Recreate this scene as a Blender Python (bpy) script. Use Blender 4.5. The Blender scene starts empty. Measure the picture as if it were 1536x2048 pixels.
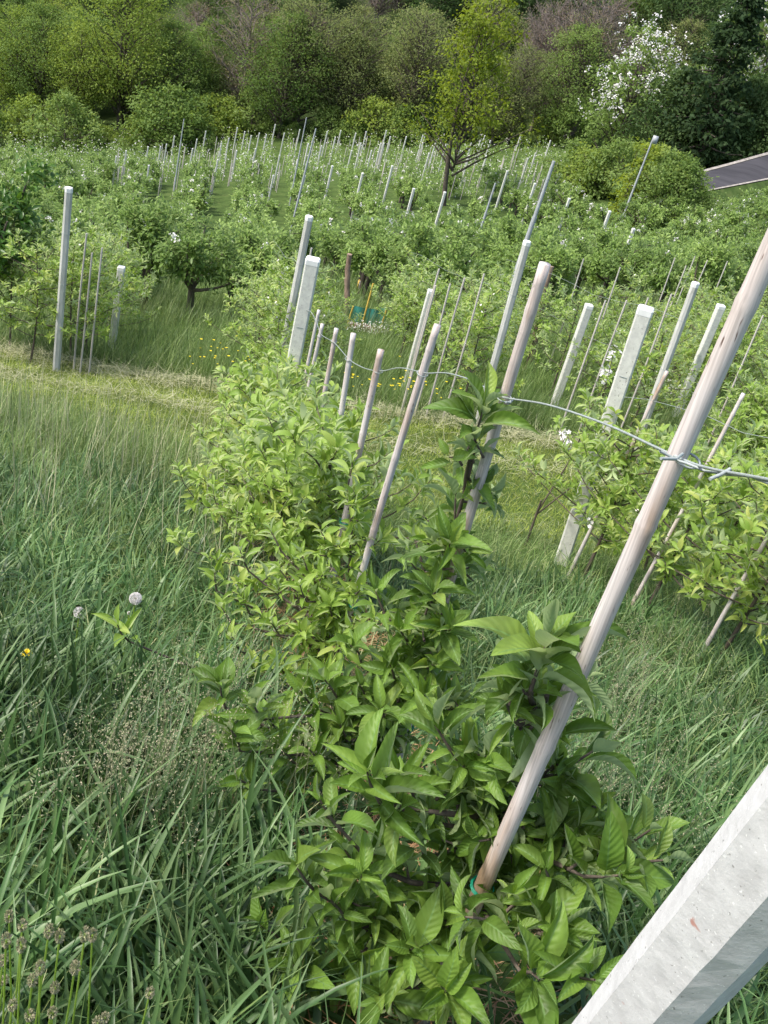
import bpy, math, random
import numpy as np
from mathutils import Vector, Matrix
R = math.radians
sc = bpy.context.scene
C = sc.collection
rng = np.random.default_rng(7); random.seed(7)

# ------------------------------------------------------------------ camera, sky, sun
F_PX = 1990.0; PITCH = R(27.7); ROLL = math.atan2(900, 3680)
cp, sp = math.cos(PITCH), math.sin(PITCH); cr, sr = math.cos(ROLL), math.sin(ROLL)
FW = np.array([0, cp, -sp]); U0 = np.array([0, sp, cp]); R0 = np.array([1.0, 0, 0])
XC = cr*R0 + sr*U0; YC = -sr*R0 + cr*U0
cam = bpy.data.cameras.new('camera'); co = bpy.data.objects.new('camera', cam); C.objects.link(co)
cam.sensor_fit = 'VERTICAL'; cam.sensor_height = 24; cam.lens = F_PX/2048*24
cam.clip_start = .05; cam.clip_end = 2000
M_ = Matrix(((XC[0], YC[0], -FW[0]), (XC[1], YC[1], -FW[1]), (XC[2], YC[2], -FW[2]))).to_4x4()
co.matrix_world = M_
sc.camera = co
SUN = np.array([-.50, -.22, .84]); SUN /= np.linalg.norm(SUN)
w = bpy.data.worlds.new('World'); sc.world = w; w.use_nodes = True
nt = w.node_tree; sky = nt.nodes.new('ShaderNodeTexSky'); sky.sky_type = 'NISHITA'; sky.sun_disc = False
sky.sun_elevation = math.asin(SUN[2]); sky.sun_rotation = math.atan2(SUN[0], SUN[1])
sky.dust_density = 3.0; sky.air_density = 1.0
bg = nt.nodes['Background']; bg.inputs['Strength'].default_value = .15
nt.links.new(sky.outputs[0], bg.inputs[0])
sl = bpy.data.lights.new('sun', 'SUN'); sl.energy = 2.4; sl.angle = R(9); sl.color = (1, .95, .86)
so = bpy.data.objects.new('sun', sl); C.objects.link(so); so.rotation_euler = Vector(SUN).to_track_quat('Z', 'Y').to_euler()
sc.view_settings.view_transform = 'Standard'; sc.view_settings.look = 'None'; sc.view_settings.exposure = .98
sc.cycles.max_bounces = 6; sc.cycles.diffuse_bounces = 3; sc.cycles.transmission_bounces = 4
sc.cycles.transparent_max_bounces = 4

# ------------------------------------------------------------------ pixel <-> world helpers (positions only)
def ray(px, py):
    a, b = px-768, py-1024
    v = FW*F_PX + XC*a - YC*b
    return v/F_PX                      # 1 m of depth
def PD(px, py, d): return ray(px, py)*d
def PY(px, py, y):
    v = ray(px, py); return v*(y/v[1])

PRY = np.array([-60, -20, -3, 0, 1.41, 8.67, 11.9, 14, 18, 24, 40, 60, 90, 108, 150, 200, 320, 500.])
PRZ = np.array([14, 4, -.75, -1.58, -2.03, -4.34, -4.72, -5.2, -5.85, -6.9, -10.2, -12.0, -12.6, -11.6, 6, 34, 95, 150.])
CRY = np.array([-60, 0, 7, 11, 14, 24, 40, 60, 90, 150, 500.])
CRC = np.array([0, 0, .0, .09, .12, .2, .17, .18, .2, .15, 0.])
def gz(x, y):
    x = np.asarray(x, float); y = np.asarray(y, float)
    z = np.interp(y, PRY, PRZ) + np.interp(y, CRY, CRC)*np.clip(x, -60, 45)
    z = z + .03*np.sin(x*1.9+y*.7)*np.sin(y*1.3-x*.5)*np.clip((y-0)/3, 0, 1)
    z = z + .25*np.sin(x*.11+1)*np.sin(y*.09)*np.clip((y-22)/20, 0, 1)
    return z
_S = np.concatenate([np.arange(.3, 30, .02), np.arange(30, 400, .1)])
def G(px, py, H=0., lo=.3, hi=400, full=False):
    """where the ray through a pixel comes down to H metres above the ground (or its highest point over it)"""
    v = ray(px, py); P = v[None]*_S[:, None]; h = P[:, 2]-gz(P[:, 0], P[:, 1]); ok = _S >= lo
    c = np.where((h[:-1] > H) & (h[1:] <= H) & ok[:-1])[0]
    if len(c) == 0:
        k = np.where(ok & (_S < 110))[0]; i = k[np.argmin(np.abs(h[k]-H))]
    else: i = c[0]+1
    return (P[i], float(h[i])) if full else P[i]

# ------------------------------------------------------------------ object helpers
def tag(o, label=None, cat=None, group=None, kind=None):
    if label: o['label'] = label
    if cat: o['category'] = cat
    if group: o['group'] = group
    if kind: o['kind'] = kind
    return o
def empty(name, loc, label, cat, group=None, rz=0, s=1):
    o = bpy.data.objects.new(name, None); C.objects.link(o); o.location = [float(v) for v in loc]
    o.rotation_euler = (0, 0, rz); o.scale = (s, s, s); o.empty_display_size = .1
    return tag(o, label, cat, group)
class MB:
    def __init__(s): s.v = []; s.f = []; s.uv = []; s.r = []; s.n = 0; s.mi = []
    def add(s, v, f, uv=None, r=None, mi=0):
        v = np.asarray(v, np.float32).reshape(-1, 3); f = np.asarray(f, np.int64).reshape(-1, 4)
        s.v.append(v); s.f.append(f+s.n); s.n += len(v)
        s.uv.append(np.zeros((len(v), 2), np.float32) if uv is None else np.asarray(uv, np.float32).reshape(-1, 2))
        s.r.append(np.full(len(v), .5, np.float32) if r is None else np.broadcast_to(np.asarray(r, np.float32), (len(v),)))
        s.mi.append(np.full(len(f), mi, np.int32))
    def build(s, name, mats, parent=None, smooth=True):
        if not isinstance(mats, (list, tuple)): mats = [mats]
        v = np.concatenate(s.v); f = np.concatenate(s.f); uv = np.concatenate(s.uv); r = np.concatenate(s.r); mi = np.concatenate(s.mi)
        me = bpy.data.meshes.new(name); nf = len(f)
        tri = f[:, 2] == f[:, 3]
        cnt = np.where(tri, 3, 4)
        loops = f.reshape(-1); keep = np.ones(len(loops), bool); keep[3::4] = ~tri; loops = loops[keep]
        st = np.concatenate([[0], np.cumsum(cnt)[:-1]])
        me.vertices.add(len(v)); me.vertices.foreach_set('co', v.astype(np.float32).ravel())
        me.loops.add(len(loops)); me.loops.foreach_set('vertex_index', loops.astype(np.int32))
        me.polygons.add(nf); me.polygons.foreach_set('loop_start', st.astype(np.int32))
        me.polygons.foreach_set('use_smooth', np.full(nf, smooth)); me.polygons.foreach_set('material_index', mi)
        ul = me.uv_layers.new(name='UVMap'); ul.data.foreach_set('uv', uv[loops].astype(np.float32).ravel())
        at = me.attributes.new('rnd', 'FLOAT', 'POINT'); at.data.foreach_set('value', r)
        me.update(calc_edges=True); me.validate()
        for m in mats: me.materials.append(m)
        o = bpy.data.objects.new(name, me); C.objects.link(o)
        if parent: o.parent = parent
        return o
def copy_tree(src, loc, rz, s, label=None, group=None):
    o = src.copy(); C.objects.link(o); o.location = [float(v) for v in loc]; o.rotation_euler = (0, 0, rz); o.scale = (s, s, s)
    if label: o['label'] = label
    if group: o['group'] = group
    for ch in KIDS.get(src.name, []):
        c = ch.copy(); C.objects.link(c); c.parent = o
    return o
KIDS = {}
def kid(root, *parts):
    KIDS.setdefault(root.name, []).extend(parts); return root

def nrm(a): return a/np.maximum(np.linalg.norm(a, axis=-1, keepdims=True), 1e-9)
def tube(mb, pts, rad, k=6, r=.5, mi=0, cap=True):
    pts = np.asarray(pts, float); n = len(pts); rad = np.broadcast_to(np.asarray(rad, float), (n,))
    t = nrm(np.gradient(pts, axis=0)); a = np.array([0, 0, 1.]) if abs(t[0][2]) < .9 else np.array([1., 0, 0])
    u = nrm(np.cross(t, a)); w_ = np.cross(t, u)
    an = np.arange(k)/k*2*np.pi
    v = pts[:, None] + rad[:, None, None]*(np.cos(an)[None, :, None]*u[:, None] + np.sin(an)[None, :, None]*w_[:, None])
    L = np.concatenate([[0], np.cumsum(np.linalg.norm(np.diff(pts, axis=0), axis=1))])
    uv = np.stack(np.broadcast_arrays(an[None]/6.283, L[:, None]), -1)
    i = np.arange(n-1)[:, None]*k; j = np.arange(k)[None]; j2 = (j+1) % k
    f = np.stack([i+j, i+j2, i+k+j2, i+k+j], -1).reshape(-1, 4)
    mb.add(v, f, uv, r, mi)
    if cap:
        ce = pts[-1]+t[-1]*rad[-1]*.05
        vv = np.concatenate([v[-1], ce[None]]); ff = [[q, (q+1) % k, k, k] for q in range(k)]
        mb.add(vv, ff, np.full((k+1, 2), .0)+[0, L[-1]], r, mi)
def leaves(mb, b, d, n, L, W, droop=.5, fold=.35, wave=.12, ns=6, nc=2, r=None, pet=.14, shape='leaf', mi=0):
    b = np.asarray(b, float); N = len(b); d = nrm(np.asarray(d, float)); n = np.asarray(n, float)
    n = nrm(n - (n*d).sum(1, keepdims=True)*d); s = np.cross(d, n)
    L = np.broadcast_to(L, (N,))[:, None, None]; W = np.broadcast_to(W, (N,))[:, None, None]
    dr = np.broadcast_to(droop, (N,))[:, None, None]+1e-4; fo = np.broadcast_to(fold, (N,))[:, None, None]
    t = np.linspace(0, 1, ns+1)
    if shape == 'leaf':
        tt = np.clip((t-pet)/(1-pet), 0, 1); prof = np.sin(np.pi*tt**.8)**.85*(1-.25*tt); prof = np.maximum(prof, .035); prof[-1] = .015
    else: prof = np.clip(1.08*(1-t**2.4), .04, 1)*np.clip(.55+t*3, 0, 1)
    T = t[None, :, None]; th = dr*T
    D = d[:, None]; Nn = n[:, None]; S = s[:, None]
    cen = b[:, None] + L*((np.sin(th)/dr)*D - ((1-np.cos(th))/dr)*Nn)
    nt_ = np.cos(th)*Nn + np.sin(th)*D
    u = np.linspace(-1, 1, nc+1)
    ph = rng.random((N, 1, 1, 1))*6.28; U = u[None, None, :, None]
    wd = (W/2*prof[None, :, None])[:, :, None]
    wv = wave*np.sin(9*T[:, :, None]+ph+U*1.5)*np.abs(U)
    if nc > 1:
        ph_ = 1.7*fo[:, :, None]+1e-3; au = np.abs(U)
        P = cen[:, :, None] + S[:, :, None]*np.sign(U)*wd*np.sin(ph_*au)/ph_ + nt_[:, :, None]*wd*((1-np.cos(ph_*au))/ph_ + .18*au + wv)
    else: P = cen[:, :, None] + S[:, :, None]*U*wd*np.cos(fo)[:, :, None] + nt_[:, :, None]*wd*(np.abs(U)*np.sin(fo)[:, :, None] + wv)
    if shape == 'leaf': P = P + S[:, :, None]*(np.sin(ph+T[:, :, None]*3)*.06*L[:, :, None]*T[:, :, None])
    m = nc+1; K = (ns+1)*m
    uv = np.stack(np.broadcast_arrays(u[None, :]*.5+.5, t[:, None]), -1).reshape(1, K, 2).repeat(N, 0)
    i = np.arange(ns)[:, None]*m + np.arange(nc)[None]; i = i.reshape(-1)
    f = np.stack([i, i+1, i+m+1, i+m], -1)[None] + (np.arange(N)*K)[:, None, None]
    rr = rng.random(N) if r is None else np.broadcast_to(r, (N,))
    mb.add(P.reshape(-1, 3), f, uv, np.repeat(rr, K), mi)
def box(mb, c, sx, sy, sz, mi=0, rz=0, r=.5, bev=0):
    x, y, z = sx/2, sy/2, sz/2
    v = np.array([[a*x, b*y, c_*z] for a, b, c_ in [(-1,-1,-1),(1,-1,-1),(1,1,-1),(-1,1,-1),(-1,-1,1),(1,-1,1),(1,1,1),(-1,1,1)]])
    q = np.array([[math.cos(rz), math.sin(rz), 0], [-math.sin(rz), math.cos(rz), 0], [0, 0, 1]])
    mb.add(v@q+np.asarray(c), [[0,3,2,1],[4,5,6,7],[0,1,5,4],[1,2,6,5],[2,3,7,6],[3,0,4,7]], None, r, mi)

# ------------------------------------------------------------------ materials
def mat(name):
    m = bpy.data.materials.new(name); m.use_nodes = True; t = m.node_tree
    return m, t, t.nodes['Principled BSDF'], t.nodes, t.links
def ramp(nd, stops, interp='LINEAR'):
    r = nd.new('ShaderNodeValToRGB'); r.color_ramp.interpolation = interp; e = r.color_ramp.elements
    while len(e) < len(stops): e.new(.5)
    for q, (p, c) in zip(e, stops): q.position = p; q.color = (*c, 1)
    return r
def leafmat(name, cols, back=None, transl=.35, rough=.45, veins=0, noise=0, spec=.4, objvar=.25):
    m, t, p, nd, lk = mat(name)
    at = nd.new('ShaderNodeAttribute'); at.attribute_name = 'rnd'
    oi = nd.new('ShaderNodeObjectInfo')
    k = len(cols); rp = ramp(nd, [(i/(k-1), c) for i, c in enumerate(cols)])
    mx = nd.new('ShaderNodeMath'); mx.operation = 'MULTIPLY_ADD'; mx.inputs[1].default_value = objvar; lk.new(oi.outputs['Random'], mx.inputs[0])
    sb = nd.new('ShaderNodeMath'); sb.operation = 'MULTIPLY_ADD'; sb.inputs[1].default_value = 1-objvar; lk.new(at.outputs['Fac'], sb.inputs[0]); lk.new(mx.outputs[0], sb.inputs[2])
    mx.inputs[2].default_value = 0
    lk.new(sb.outputs[0], rp.inputs[0]); col = rp.outputs[0]
    if noise:
        g = nd.new('ShaderNodeNewGeometry'); nz = nd.new('ShaderNodeTexNoise'); nz.inputs['Scale'].default_value = noise; nz.inputs['Detail'].default_value = 2
        lk.new(g.outputs['Position'], nz.inputs['Vector'])
        hs = nd.new('ShaderNodeHueSaturation'); mr = nd.new('ShaderNodeMapRange'); mr.inputs[1].default_value = .35; mr.inputs[2].default_value = .65; mr.inputs[3].default_value = .7; mr.inputs[4].default_value = 1.3
        lk.new(nz.outputs[0], mr.inputs[0]); lk.new(mr.outputs[0], hs.inputs['Value']); lk.new(col, hs.inputs['Color']); col = hs.outputs[0]
    if veins:
        uv = nd.new('ShaderNodeUVMap'); sx = nd.new('ShaderNodeSeparateXYZ'); lk.new(uv.outputs[0], sx.inputs[0])
        a = nd.new('ShaderNodeMath'); a.operation = 'SUBTRACT'; a.inputs[1].default_value = .5; lk.new(sx.outputs[0], a.inputs[0])
        ab = nd.new('ShaderNodeMath'); ab.operation = 'ABSOLUTE'; lk.new(a.outputs[0], ab.inputs[0])
        # side veins: v - |u| * .35 repeated
        q = nd.new('ShaderNodeMath'); q.operation = 'MULTIPLY_ADD'; q.inputs[1].default_value = -.35; lk.new(ab.outputs[0], q.inputs[0]); lk.new(sx.outputs[1], q.inputs[2])
        s1 = nd.new('ShaderNodeMath'); s1.operation = 'MULTIPLY'; s1.inputs[1].default_value = 60; lk.new(q.outputs[0], s1.inputs[0])
        s2 = nd.new('ShaderNodeMath'); s2.operation = 'SINE'; lk.new(s1.outputs[0], s2.inputs[0])
        s3 = nd.new('ShaderNodeMapRange'); s3.inputs[1].default_value = .75; s3.inputs[2].default_value = 1; s3.inputs[4].default_value = .13; lk.new(s2.outputs[0], s3.inputs[0])
        mr = nd.new('ShaderNodeMapRange'); mr.inputs[1].default_value = .05; mr.inputs[2].default_value = .02; mr.inputs[3].default_value = 0; mr.inputs[4].default_value = .8; lk.new(ab.outputs[0], mr.inputs[0])
        mm = nd.new('ShaderNodeMath'); mm.operation = 'MAXIMUM'; lk.new(mr.outputs[0], mm.inputs[0]); lk.new(s3.outputs[0], mm.inputs[1])
        mc = nd.new('ShaderNodeMix'); mc.data_type = 'RGBA'; lk.new(mm.outputs[0], mc.inputs[0]); lk.new(col, mc.inputs[6]); mc.inputs[7].default_value = (.16, .28, .08, 1)
        col = mc.outputs[2]
        bp = nd.new('ShaderNodeBump'); bp.inputs['Strength'].default_value = .35; bp.inputs['Distance'].default_value = .0012; bp.invert = True
        lk.new(s2.outputs[0], bp.inputs['Height']); lk.new(bp.outputs[0], p.inputs['Normal'])
    if back:
        ge = nd.new('ShaderNodeNewGeometry'); mb_ = nd.new('ShaderNodeMix'); mb_.data_type = 'RGBA'
        ml = nd.new('ShaderNodeMath'); ml.operation = 'MULTIPLY'; ml.inputs[1].default_value = .75; lk.new(ge.outputs['Backfacing'], ml.inputs[0])
        lk.new(ml.outputs[0], mb_.inputs[0]); lk.new(col, mb_.inputs[6]); mb_.inputs[7].default_value = (*back, 1); col = mb_.outputs[2]
    lk.new(col, p.inputs['Base Color']); p.inputs['Roughness'].default_value = rough; p.inputs['Specular IOR Level'].default_value = spec
    tr = nd.new('ShaderNodeBsdfTranslucent'); hs2 = nd.new('ShaderNodeHueSaturation'); hs2.inputs['Hue'].default_value = .485; hs2.inputs['Saturation'].default_value = 1.1; hs2.inputs['Value'].default_value = 1.7
    lk.new(col, hs2.inputs['Color']); lk.new(hs2.outputs[0], tr.inputs[0])
    ms = nd.new('ShaderNodeMixShader'); ms.inputs[0].default_value = transl; lk.new(p.outputs[0], ms.inputs[1]); lk.new(tr.outputs[0], ms.inputs[2])
    lk.new(ms.outputs[0], nd['Material Output'].inputs[0])
    return m
def rockmat(name, c1, c2, scale=8, rough=.85, bump=.3, dist=.01, c3=None, coord='Object', stretch=(1, 1, 1), spots=None):
    m, t, p, nd, lk = mat(name)
    tc = nd.new('ShaderNodeTexCoord'); mp = nd.new('ShaderNodeMapping'); mp.inputs['Scale'].default_value = stretch
    lk.new(tc.outputs[coord], mp.inputs[0])
    nz = nd.new('ShaderNodeTexNoise'); nz.inputs['Scale'].default_value = scale; nz.inputs['Detail'].default_value = 8; nz.inputs['Roughness'].default_value = .65
    lk.new(mp.outputs[0], nz.inputs['Vector'])
    st = [(.35, c1), (.65, c2)] + ([(.72, c3)] if c3 else [])
    rp = ramp(nd, st); lk.new(nz.outputs[0], rp.inputs[0]); col = rp.outputs[0]
    if spots:
        for sc_, th, cc in spots:
            vz = nd.new('ShaderNodeTexNoise'); vz.inputs['Scale'].default_value = sc_; vz.inputs['Detail'].default_value = 3; lk.new(mp.outputs[0], vz.inputs['Vector'])
            mr = nd.new('ShaderNodeMapRange'); mr.inputs[1].default_value = th; mr.inputs[2].default_value = th+.03; lk.new(vz.outputs[0], mr.inputs[0])
            mc = nd.new('ShaderNodeMix'); mc.data_type = 'RGBA'; lk.new(mr.outputs[0], mc.inputs[0]); lk.new(col, mc.inputs[6]); mc.inputs[7].default_value = (*cc, 1); col = mc.outputs[2]
    lk.new(col, p.inputs['Base Color']); p.inputs['Roughness'].default_value = rough
    bp = nd.new('ShaderNodeBump'); bp.inputs['Strength'].default_value = bump; bp.inputs['Distance'].default_value = dist
    lk.new(nz.outputs[0], bp.inputs['Height']); lk.new(bp.outputs[0], p.inputs['Normal'])
    return m
LEAF_NEAR = leafmat('apple_leaf_near', [(.065, .125, .018), (.115, .205, .03), (.16, .26, .045), (.26, .34, .07)], back=(.32, .40, .21), transl=.36, rough=.5, veins=1, spec=.4, noise=14)
LEAF_YOUNG = leafmat('apple_leaf_young', [(.14, .21, .035), (.215, .335, .06), (.28, .40, .085), (.42, .46, .13)], back=(.46, .54, .31), transl=.42, rough=.48, spec=.35)
LEAF_OLD = leafmat('apple_leaf_old', [(.075, .135, .03), (.17, .265, .055), (.33, .44, .13)], back=(.27, .36, .16), transl=.3, rough=.5, spec=.3, objvar=.45)
GRASS_BLUE = leafmat('wide_grass', [(.03, .075, .02), (.075, .15, .045), (.17, .26, .10)], transl=.25, rough=.42, noise=1.7, objvar=0)
GRASS_MID = leafmat('meadow_grass', [(.075, .13, .035), (.13, .205, .055), (.25, .31, .12)], transl=.28, rough=.5, noise=.8, objvar=0)
GRASS_MOWN = leafmat('mown_grass', [(.13, .18, .025), (.22, .285, .04), (.34, .38, .09)], transl=.25, rough=.6, noise=2.0, objvar=0)
HAY = leafmat('hay', [(.30, .33, .15), (.42, .42, .24), (.52, .50, .33)], transl=.1, rough=.7, objvar=0)
STRAW = leafmat('straw', [(.22, .11, .05), (.38, .22, .11), (.48, .33, .18)], transl=.05, rough=.75, objvar=0)
SEED = leafmat('spikelets', [(.22, .24, .12), (.34, .34, .2), (.42, .36, .25)], transl=.2, rough=.7, objvar=0)
PETAL = leafmat('white_petal', [(.75, .72, .72), (.82, .80, .78), (.8, .7, .72)], transl=.3, rough=.6)
YELLOW = leafmat('yellow_petal', [(.78, .62, .02), (.85, .72, .04)], transl=.2, rough=.5)
BARK = rockmat('bark', (.05, .038, .028), (.14, .11, .085), 40, .9, .8, .004, stretch=(1, 1, .3))
BARK_F = rockmat('bark_far', (.05, .04, .03), (.13, .105, .08), 4, .95, .6, .05)
TWIG = rockmat('twig_grey', (.15, .12, .10), (.25, .21, .185), 3, .9, .2, .01)
CONC = rockmat('concrete', (.52, .51, .51), (.66, .65, .65), 30, .85, .45, .004, c3=(.72, .71, .71), spots=[(140, .68, (.30, .29, .28)), (23, .70, (.45, .24, .20)), (210, .66, (.78, .77, .76))])
CONC_FAR = rockmat('concrete_far', (.50, .50, .46), (.66, .66, .60), 22, .85, .4, .004, spots=[(60, .66, (.26, .26, .22))])
CONC_GREY = rockmat('concrete_grey', (.38, .38, .35), (.56, .56, .53), 12, .85, .4, .004, stretch=(1, 1, .3), spots=[(5, .6, (.5, .5, .47))])
WHITE = rockmat('white_paint', (.72, .72, .70), (.80, .80, .78), 20, .7, .1, .002)
METAL = rockmat('galvanised_metal', (.30, .32, .34), (.42, .44, .46), 40, .45, .1, .001)
WIREM = rockmat('galvanised_wire', (.24, .28, .275), (.38, .41, .40), 120, .45, .2, .0005)
WOOD = rockmat('rustic_wood', (.14, .09, .06), (.36, .26, .20), 14, .9, 1, .01, stretch=(1, 1, .25))
TIE = rockmat('green_plastic', (.0, .22, .13), (.01, .30, .18), 50, .4, .1, .001)
TEAL = rockmat('teal_net', (.02, .16, .13), (.05, .26, .21), 9, .6, .4, .02)
REDB = rockmat('red_brown_board', (.10, .03, .03), (.22, .08, .07), 9, .8, .3, .01)
YSTAKE = rockmat('yellow_stake', (.5, .33, .05), (.62, .45, .10), 20, .6, .1, .002)
PALEST = rockmat('pale_stake', (.38, .34, .30), (.55, .52, .48), 9, .8, .3, .003, stretch=(1, 1, .2))
ORANGE = rockmat('orange_plastic', (.6, .16, .02), (.7, .22, .03), 20, .5, .1, .002)
ASPH = rockmat('asphalt', (.026, .024, .028), (.055, .052, .058), 1.2, 1.0, .3, .01, stretch=(.15, 1, 1))
KERB = rockmat('pale_verge', (.20, .18, .15), (.40, .36, .32), 2.5, .9, .4, .05)
# bamboo: pale peeling skin over tan cane with dark nicks
def bamboo():
    m, t, p, nd, lk = mat('peeling_cane')
    tc = nd.new('ShaderNodeTexCoord'); mp = nd.new('ShaderNodeMapping'); mp.inputs['Scale'].default_value = (1, 1, .16); lk.new(tc.outputs['Object'], mp.inputs[0])
    oi = nd.new('ShaderNodeObjectInfo'); va = nd.new('ShaderNodeVectorMath'); va.operation = 'ADD'; lk.new(mp.outputs[0], va.inputs[0])
    sc_ = nd.new('ShaderNodeVectorMath'); sc_.operation = 'SCALE'; sc_.inputs['Scale'].default_value = 9; 
    cx = nd.new('ShaderNodeCombineXYZ'); lk.new(oi.outputs['Random'], cx.inputs[0]); lk.new(oi.outputs['Random'], cx.inputs[2]); lk.new(cx.outputs[0], sc_.inputs[0]); lk.new(sc_.outputs[0], va.inputs[1])
    n1 = nd.new('ShaderNodeTexNoise'); n1.inputs['Scale'].default_value = 14; n1.inputs['Detail'].default_value = 5; lk.new(va.outputs[0], n1.inputs['Vector'])
    r1 = ramp(nd, [(.44, (.62, .57, .55)), (.57, (.56, .47, .43)), (.67, (.44, .29, .19)), (.78, (.24, .14, .08))]); lk.new(n1.outputs[0], r1.inputs[0])
    n2 = nd.new('ShaderNodeTexNoise'); n2.inputs['Scale'].default_value = 130; n2.inputs['Detail'].default_value = 2; lk.new(va.outputs[0], n2.inputs['Vector'])
    mr = nd.new('ShaderNodeMapRange'); mr.inputs[1].default_value = .68; mr.inputs[2].default_value = .74; lk.new(n2.outputs[0], mr.inputs[0])
    mc = nd.new('ShaderNodeMix'); mc.data_type = 'RGBA'; lk.new(mr.outputs[0], mc.inputs[0]); lk.new(r1.outputs[0], mc.inputs[6]); mc.inputs[7].default_value = (.12, .07, .05, 1)
    mp2 = nd.new('ShaderNodeMapping'); mp2.inputs['Scale'].default_value = (1, 1, .02); lk.new(tc.outputs['Object'], mp2.inputs[0])
    n3 = nd.new('ShaderNodeTexNoise'); n3.inputs['Scale'].default_value = 260; n3.inputs['Detail'].default_value = 4; lk.new(mp2.outputs[0], n3.inputs['Vector'])
    m3 = nd.new('ShaderNodeMapRange'); m3.inputs[1].default_value = .35; m3.inputs[2].default_value = .6; m3.inputs[3].default_value = .72; m3.inputs[4].default_value = 1.06; lk.new(n3.outputs[0], m3.inputs[0])
    h3 = nd.new('ShaderNodeHueSaturation'); lk.new(mc.outputs[2], h3.inputs['Color']); lk.new(m3.outputs[0], h3.inputs['Value'])
    lk.new(h3.outputs[0], p.inputs['Base Color']); p.inputs['Roughness'].default_value = .55
    bp = nd.new('ShaderNodeBump'); bp.inputs['Strength'].default_value = .4; bp.inputs['Distance'].default_value = .002; lk.new(n1.outputs[0], bp.inputs['Height']); lk.new(bp.outputs[0], p.inputs['Normal'])
    return m
CANE = bamboo()
def groundmat():
    m, t, p, nd, lk = mat('soil_and_turf')
    g = nd.new('ShaderNodeNewGeometry'); nz = nd.new('ShaderNodeTexNoise'); nz.inputs['Scale'].default_value = 1.3; nz.inputs['Detail'].default_value = 9; nz.inputs['Roughness'].default_value = .7
    lk.new(g.outputs['Position'], nz.inputs['Vector'])
    rp = ramp(nd, [(.3, (.035, .05, .015)), (.5, (.06, .10, .025)), (.68, (.10, .13, .04))]); lk.new(nz.outputs[0], rp.inputs[0])
    sx = nd.new('ShaderNodeSeparateXYZ'); lk.new(g.outputs['Position'], sx.inputs[0])
    r2 = ramp(nd, [(.3, (.03, .045, .016)), (.55, (.05, .075, .025)), (.7, (.07, .06, .035))]); lk.new(nz.outputs[0], r2.inputs[0])
    mr = nd.new('ShaderNodeMapRange'); mr.inputs[1].default_value = 98; mr.inputs[2].default_value = 112; lk.new(sx.outputs[1], mr.inputs[0])
    mc = nd.new('ShaderNodeMix'); mc.data_type = 'RGBA'; lk.new(mr.outputs[0], mc.inputs[0]); lk.new(rp.outputs[0], mc.inputs[6]); lk.new(r2.outputs[0], mc.inputs[7])
    lk.new(mc.outputs[2], p.inputs['Base Color']); p.inputs['Roughness'].default_value = 1; p.inputs['Specular IOR Level'].default_value = .1
    bp = nd.new('ShaderNodeBump'); bp.inputs['Strength'].default_value = .6; bp.inputs['Distance'].default_value = .05; lk.new(nz.outputs[0], bp.inputs['Height']); lk.new(bp.outputs[0], p.inputs['Normal'])
    return m
GROUND = groundmat()

# ------------------------------------------------------------------ terrain
ys = np.concatenate([np.arange(-40, -2, 2), np.arange(-2, 16, .25), np.arange(16, 40, .8), np.arange(40, 130, 2.5), np.arange(130, 500, 10)])
xs = np.concatenate([np.arange(-300, -60, 12), np.arange(-60, -12, 2), np.arange(-12, 12, .3), np.arange(12, 60, 2), np.arange(60, 301, 12)])
X, Y = np.meshgrid(xs, ys); m_ = len(xs)
gb = MB(); i = (np.arange(len(ys)-1)[:, None]*m_ + np.arange(m_-1)[None]).ravel()
gb.add(np.stack([X, Y, gz(X, Y)], -1), np.stack([i, i+1, i+m_+1, i+m_], -1))
tag(gb.build('hillside', GROUND), kind='structure')

# ------------------------------------------------------------------ road, upper right
near = [(1388, 385, 62), (1460, 371, 65.5), (1536, 356, 69.5), (1700, 322, 78)]
far = [(1372, 354, 66.5), (1460, 331, 70), (1536, 310, 74), (1700, 266, 82)]
A = np.array([PY(*q) for q in near]); B = np.array([PY(*q) for q in far])
n_ = len(A)
def strip(name, a, b, m, up=0.):
    mb = MB(); k = len(a); f = [[q, q+1, k+q+1, k+q] for q in range(k-1)]
    mb.add(np.concatenate([a, b])+[0, 0, up], f); return tag(mb.build(name, m), kind='structure')
strip('road', A, B, ASPH)
D_ = nrm(B-A)
strip('road_verge', B+D_*.02, B+D_*.42+[0, 0, .05], KERB, .03)
strip('near_road_verge', A-D_*.3, A-D_*.02, KERB, .02)
A2 = A-D_*.3; A3 = A2-[0, 5, 0]; A3[:, 2] = gz(A3[:, 0], A3[:, 1])-.2; B2 = B+D_*.5; B3 = B2+[0, 6, 0]; B3[:, 2] = gz(B3[:, 0], B3[:, 1])+.3
strip('road_bank', A3, A2, GROUND, -.03)
strip('upper_road_bank', B2, B3, GROUND, .08)

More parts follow.
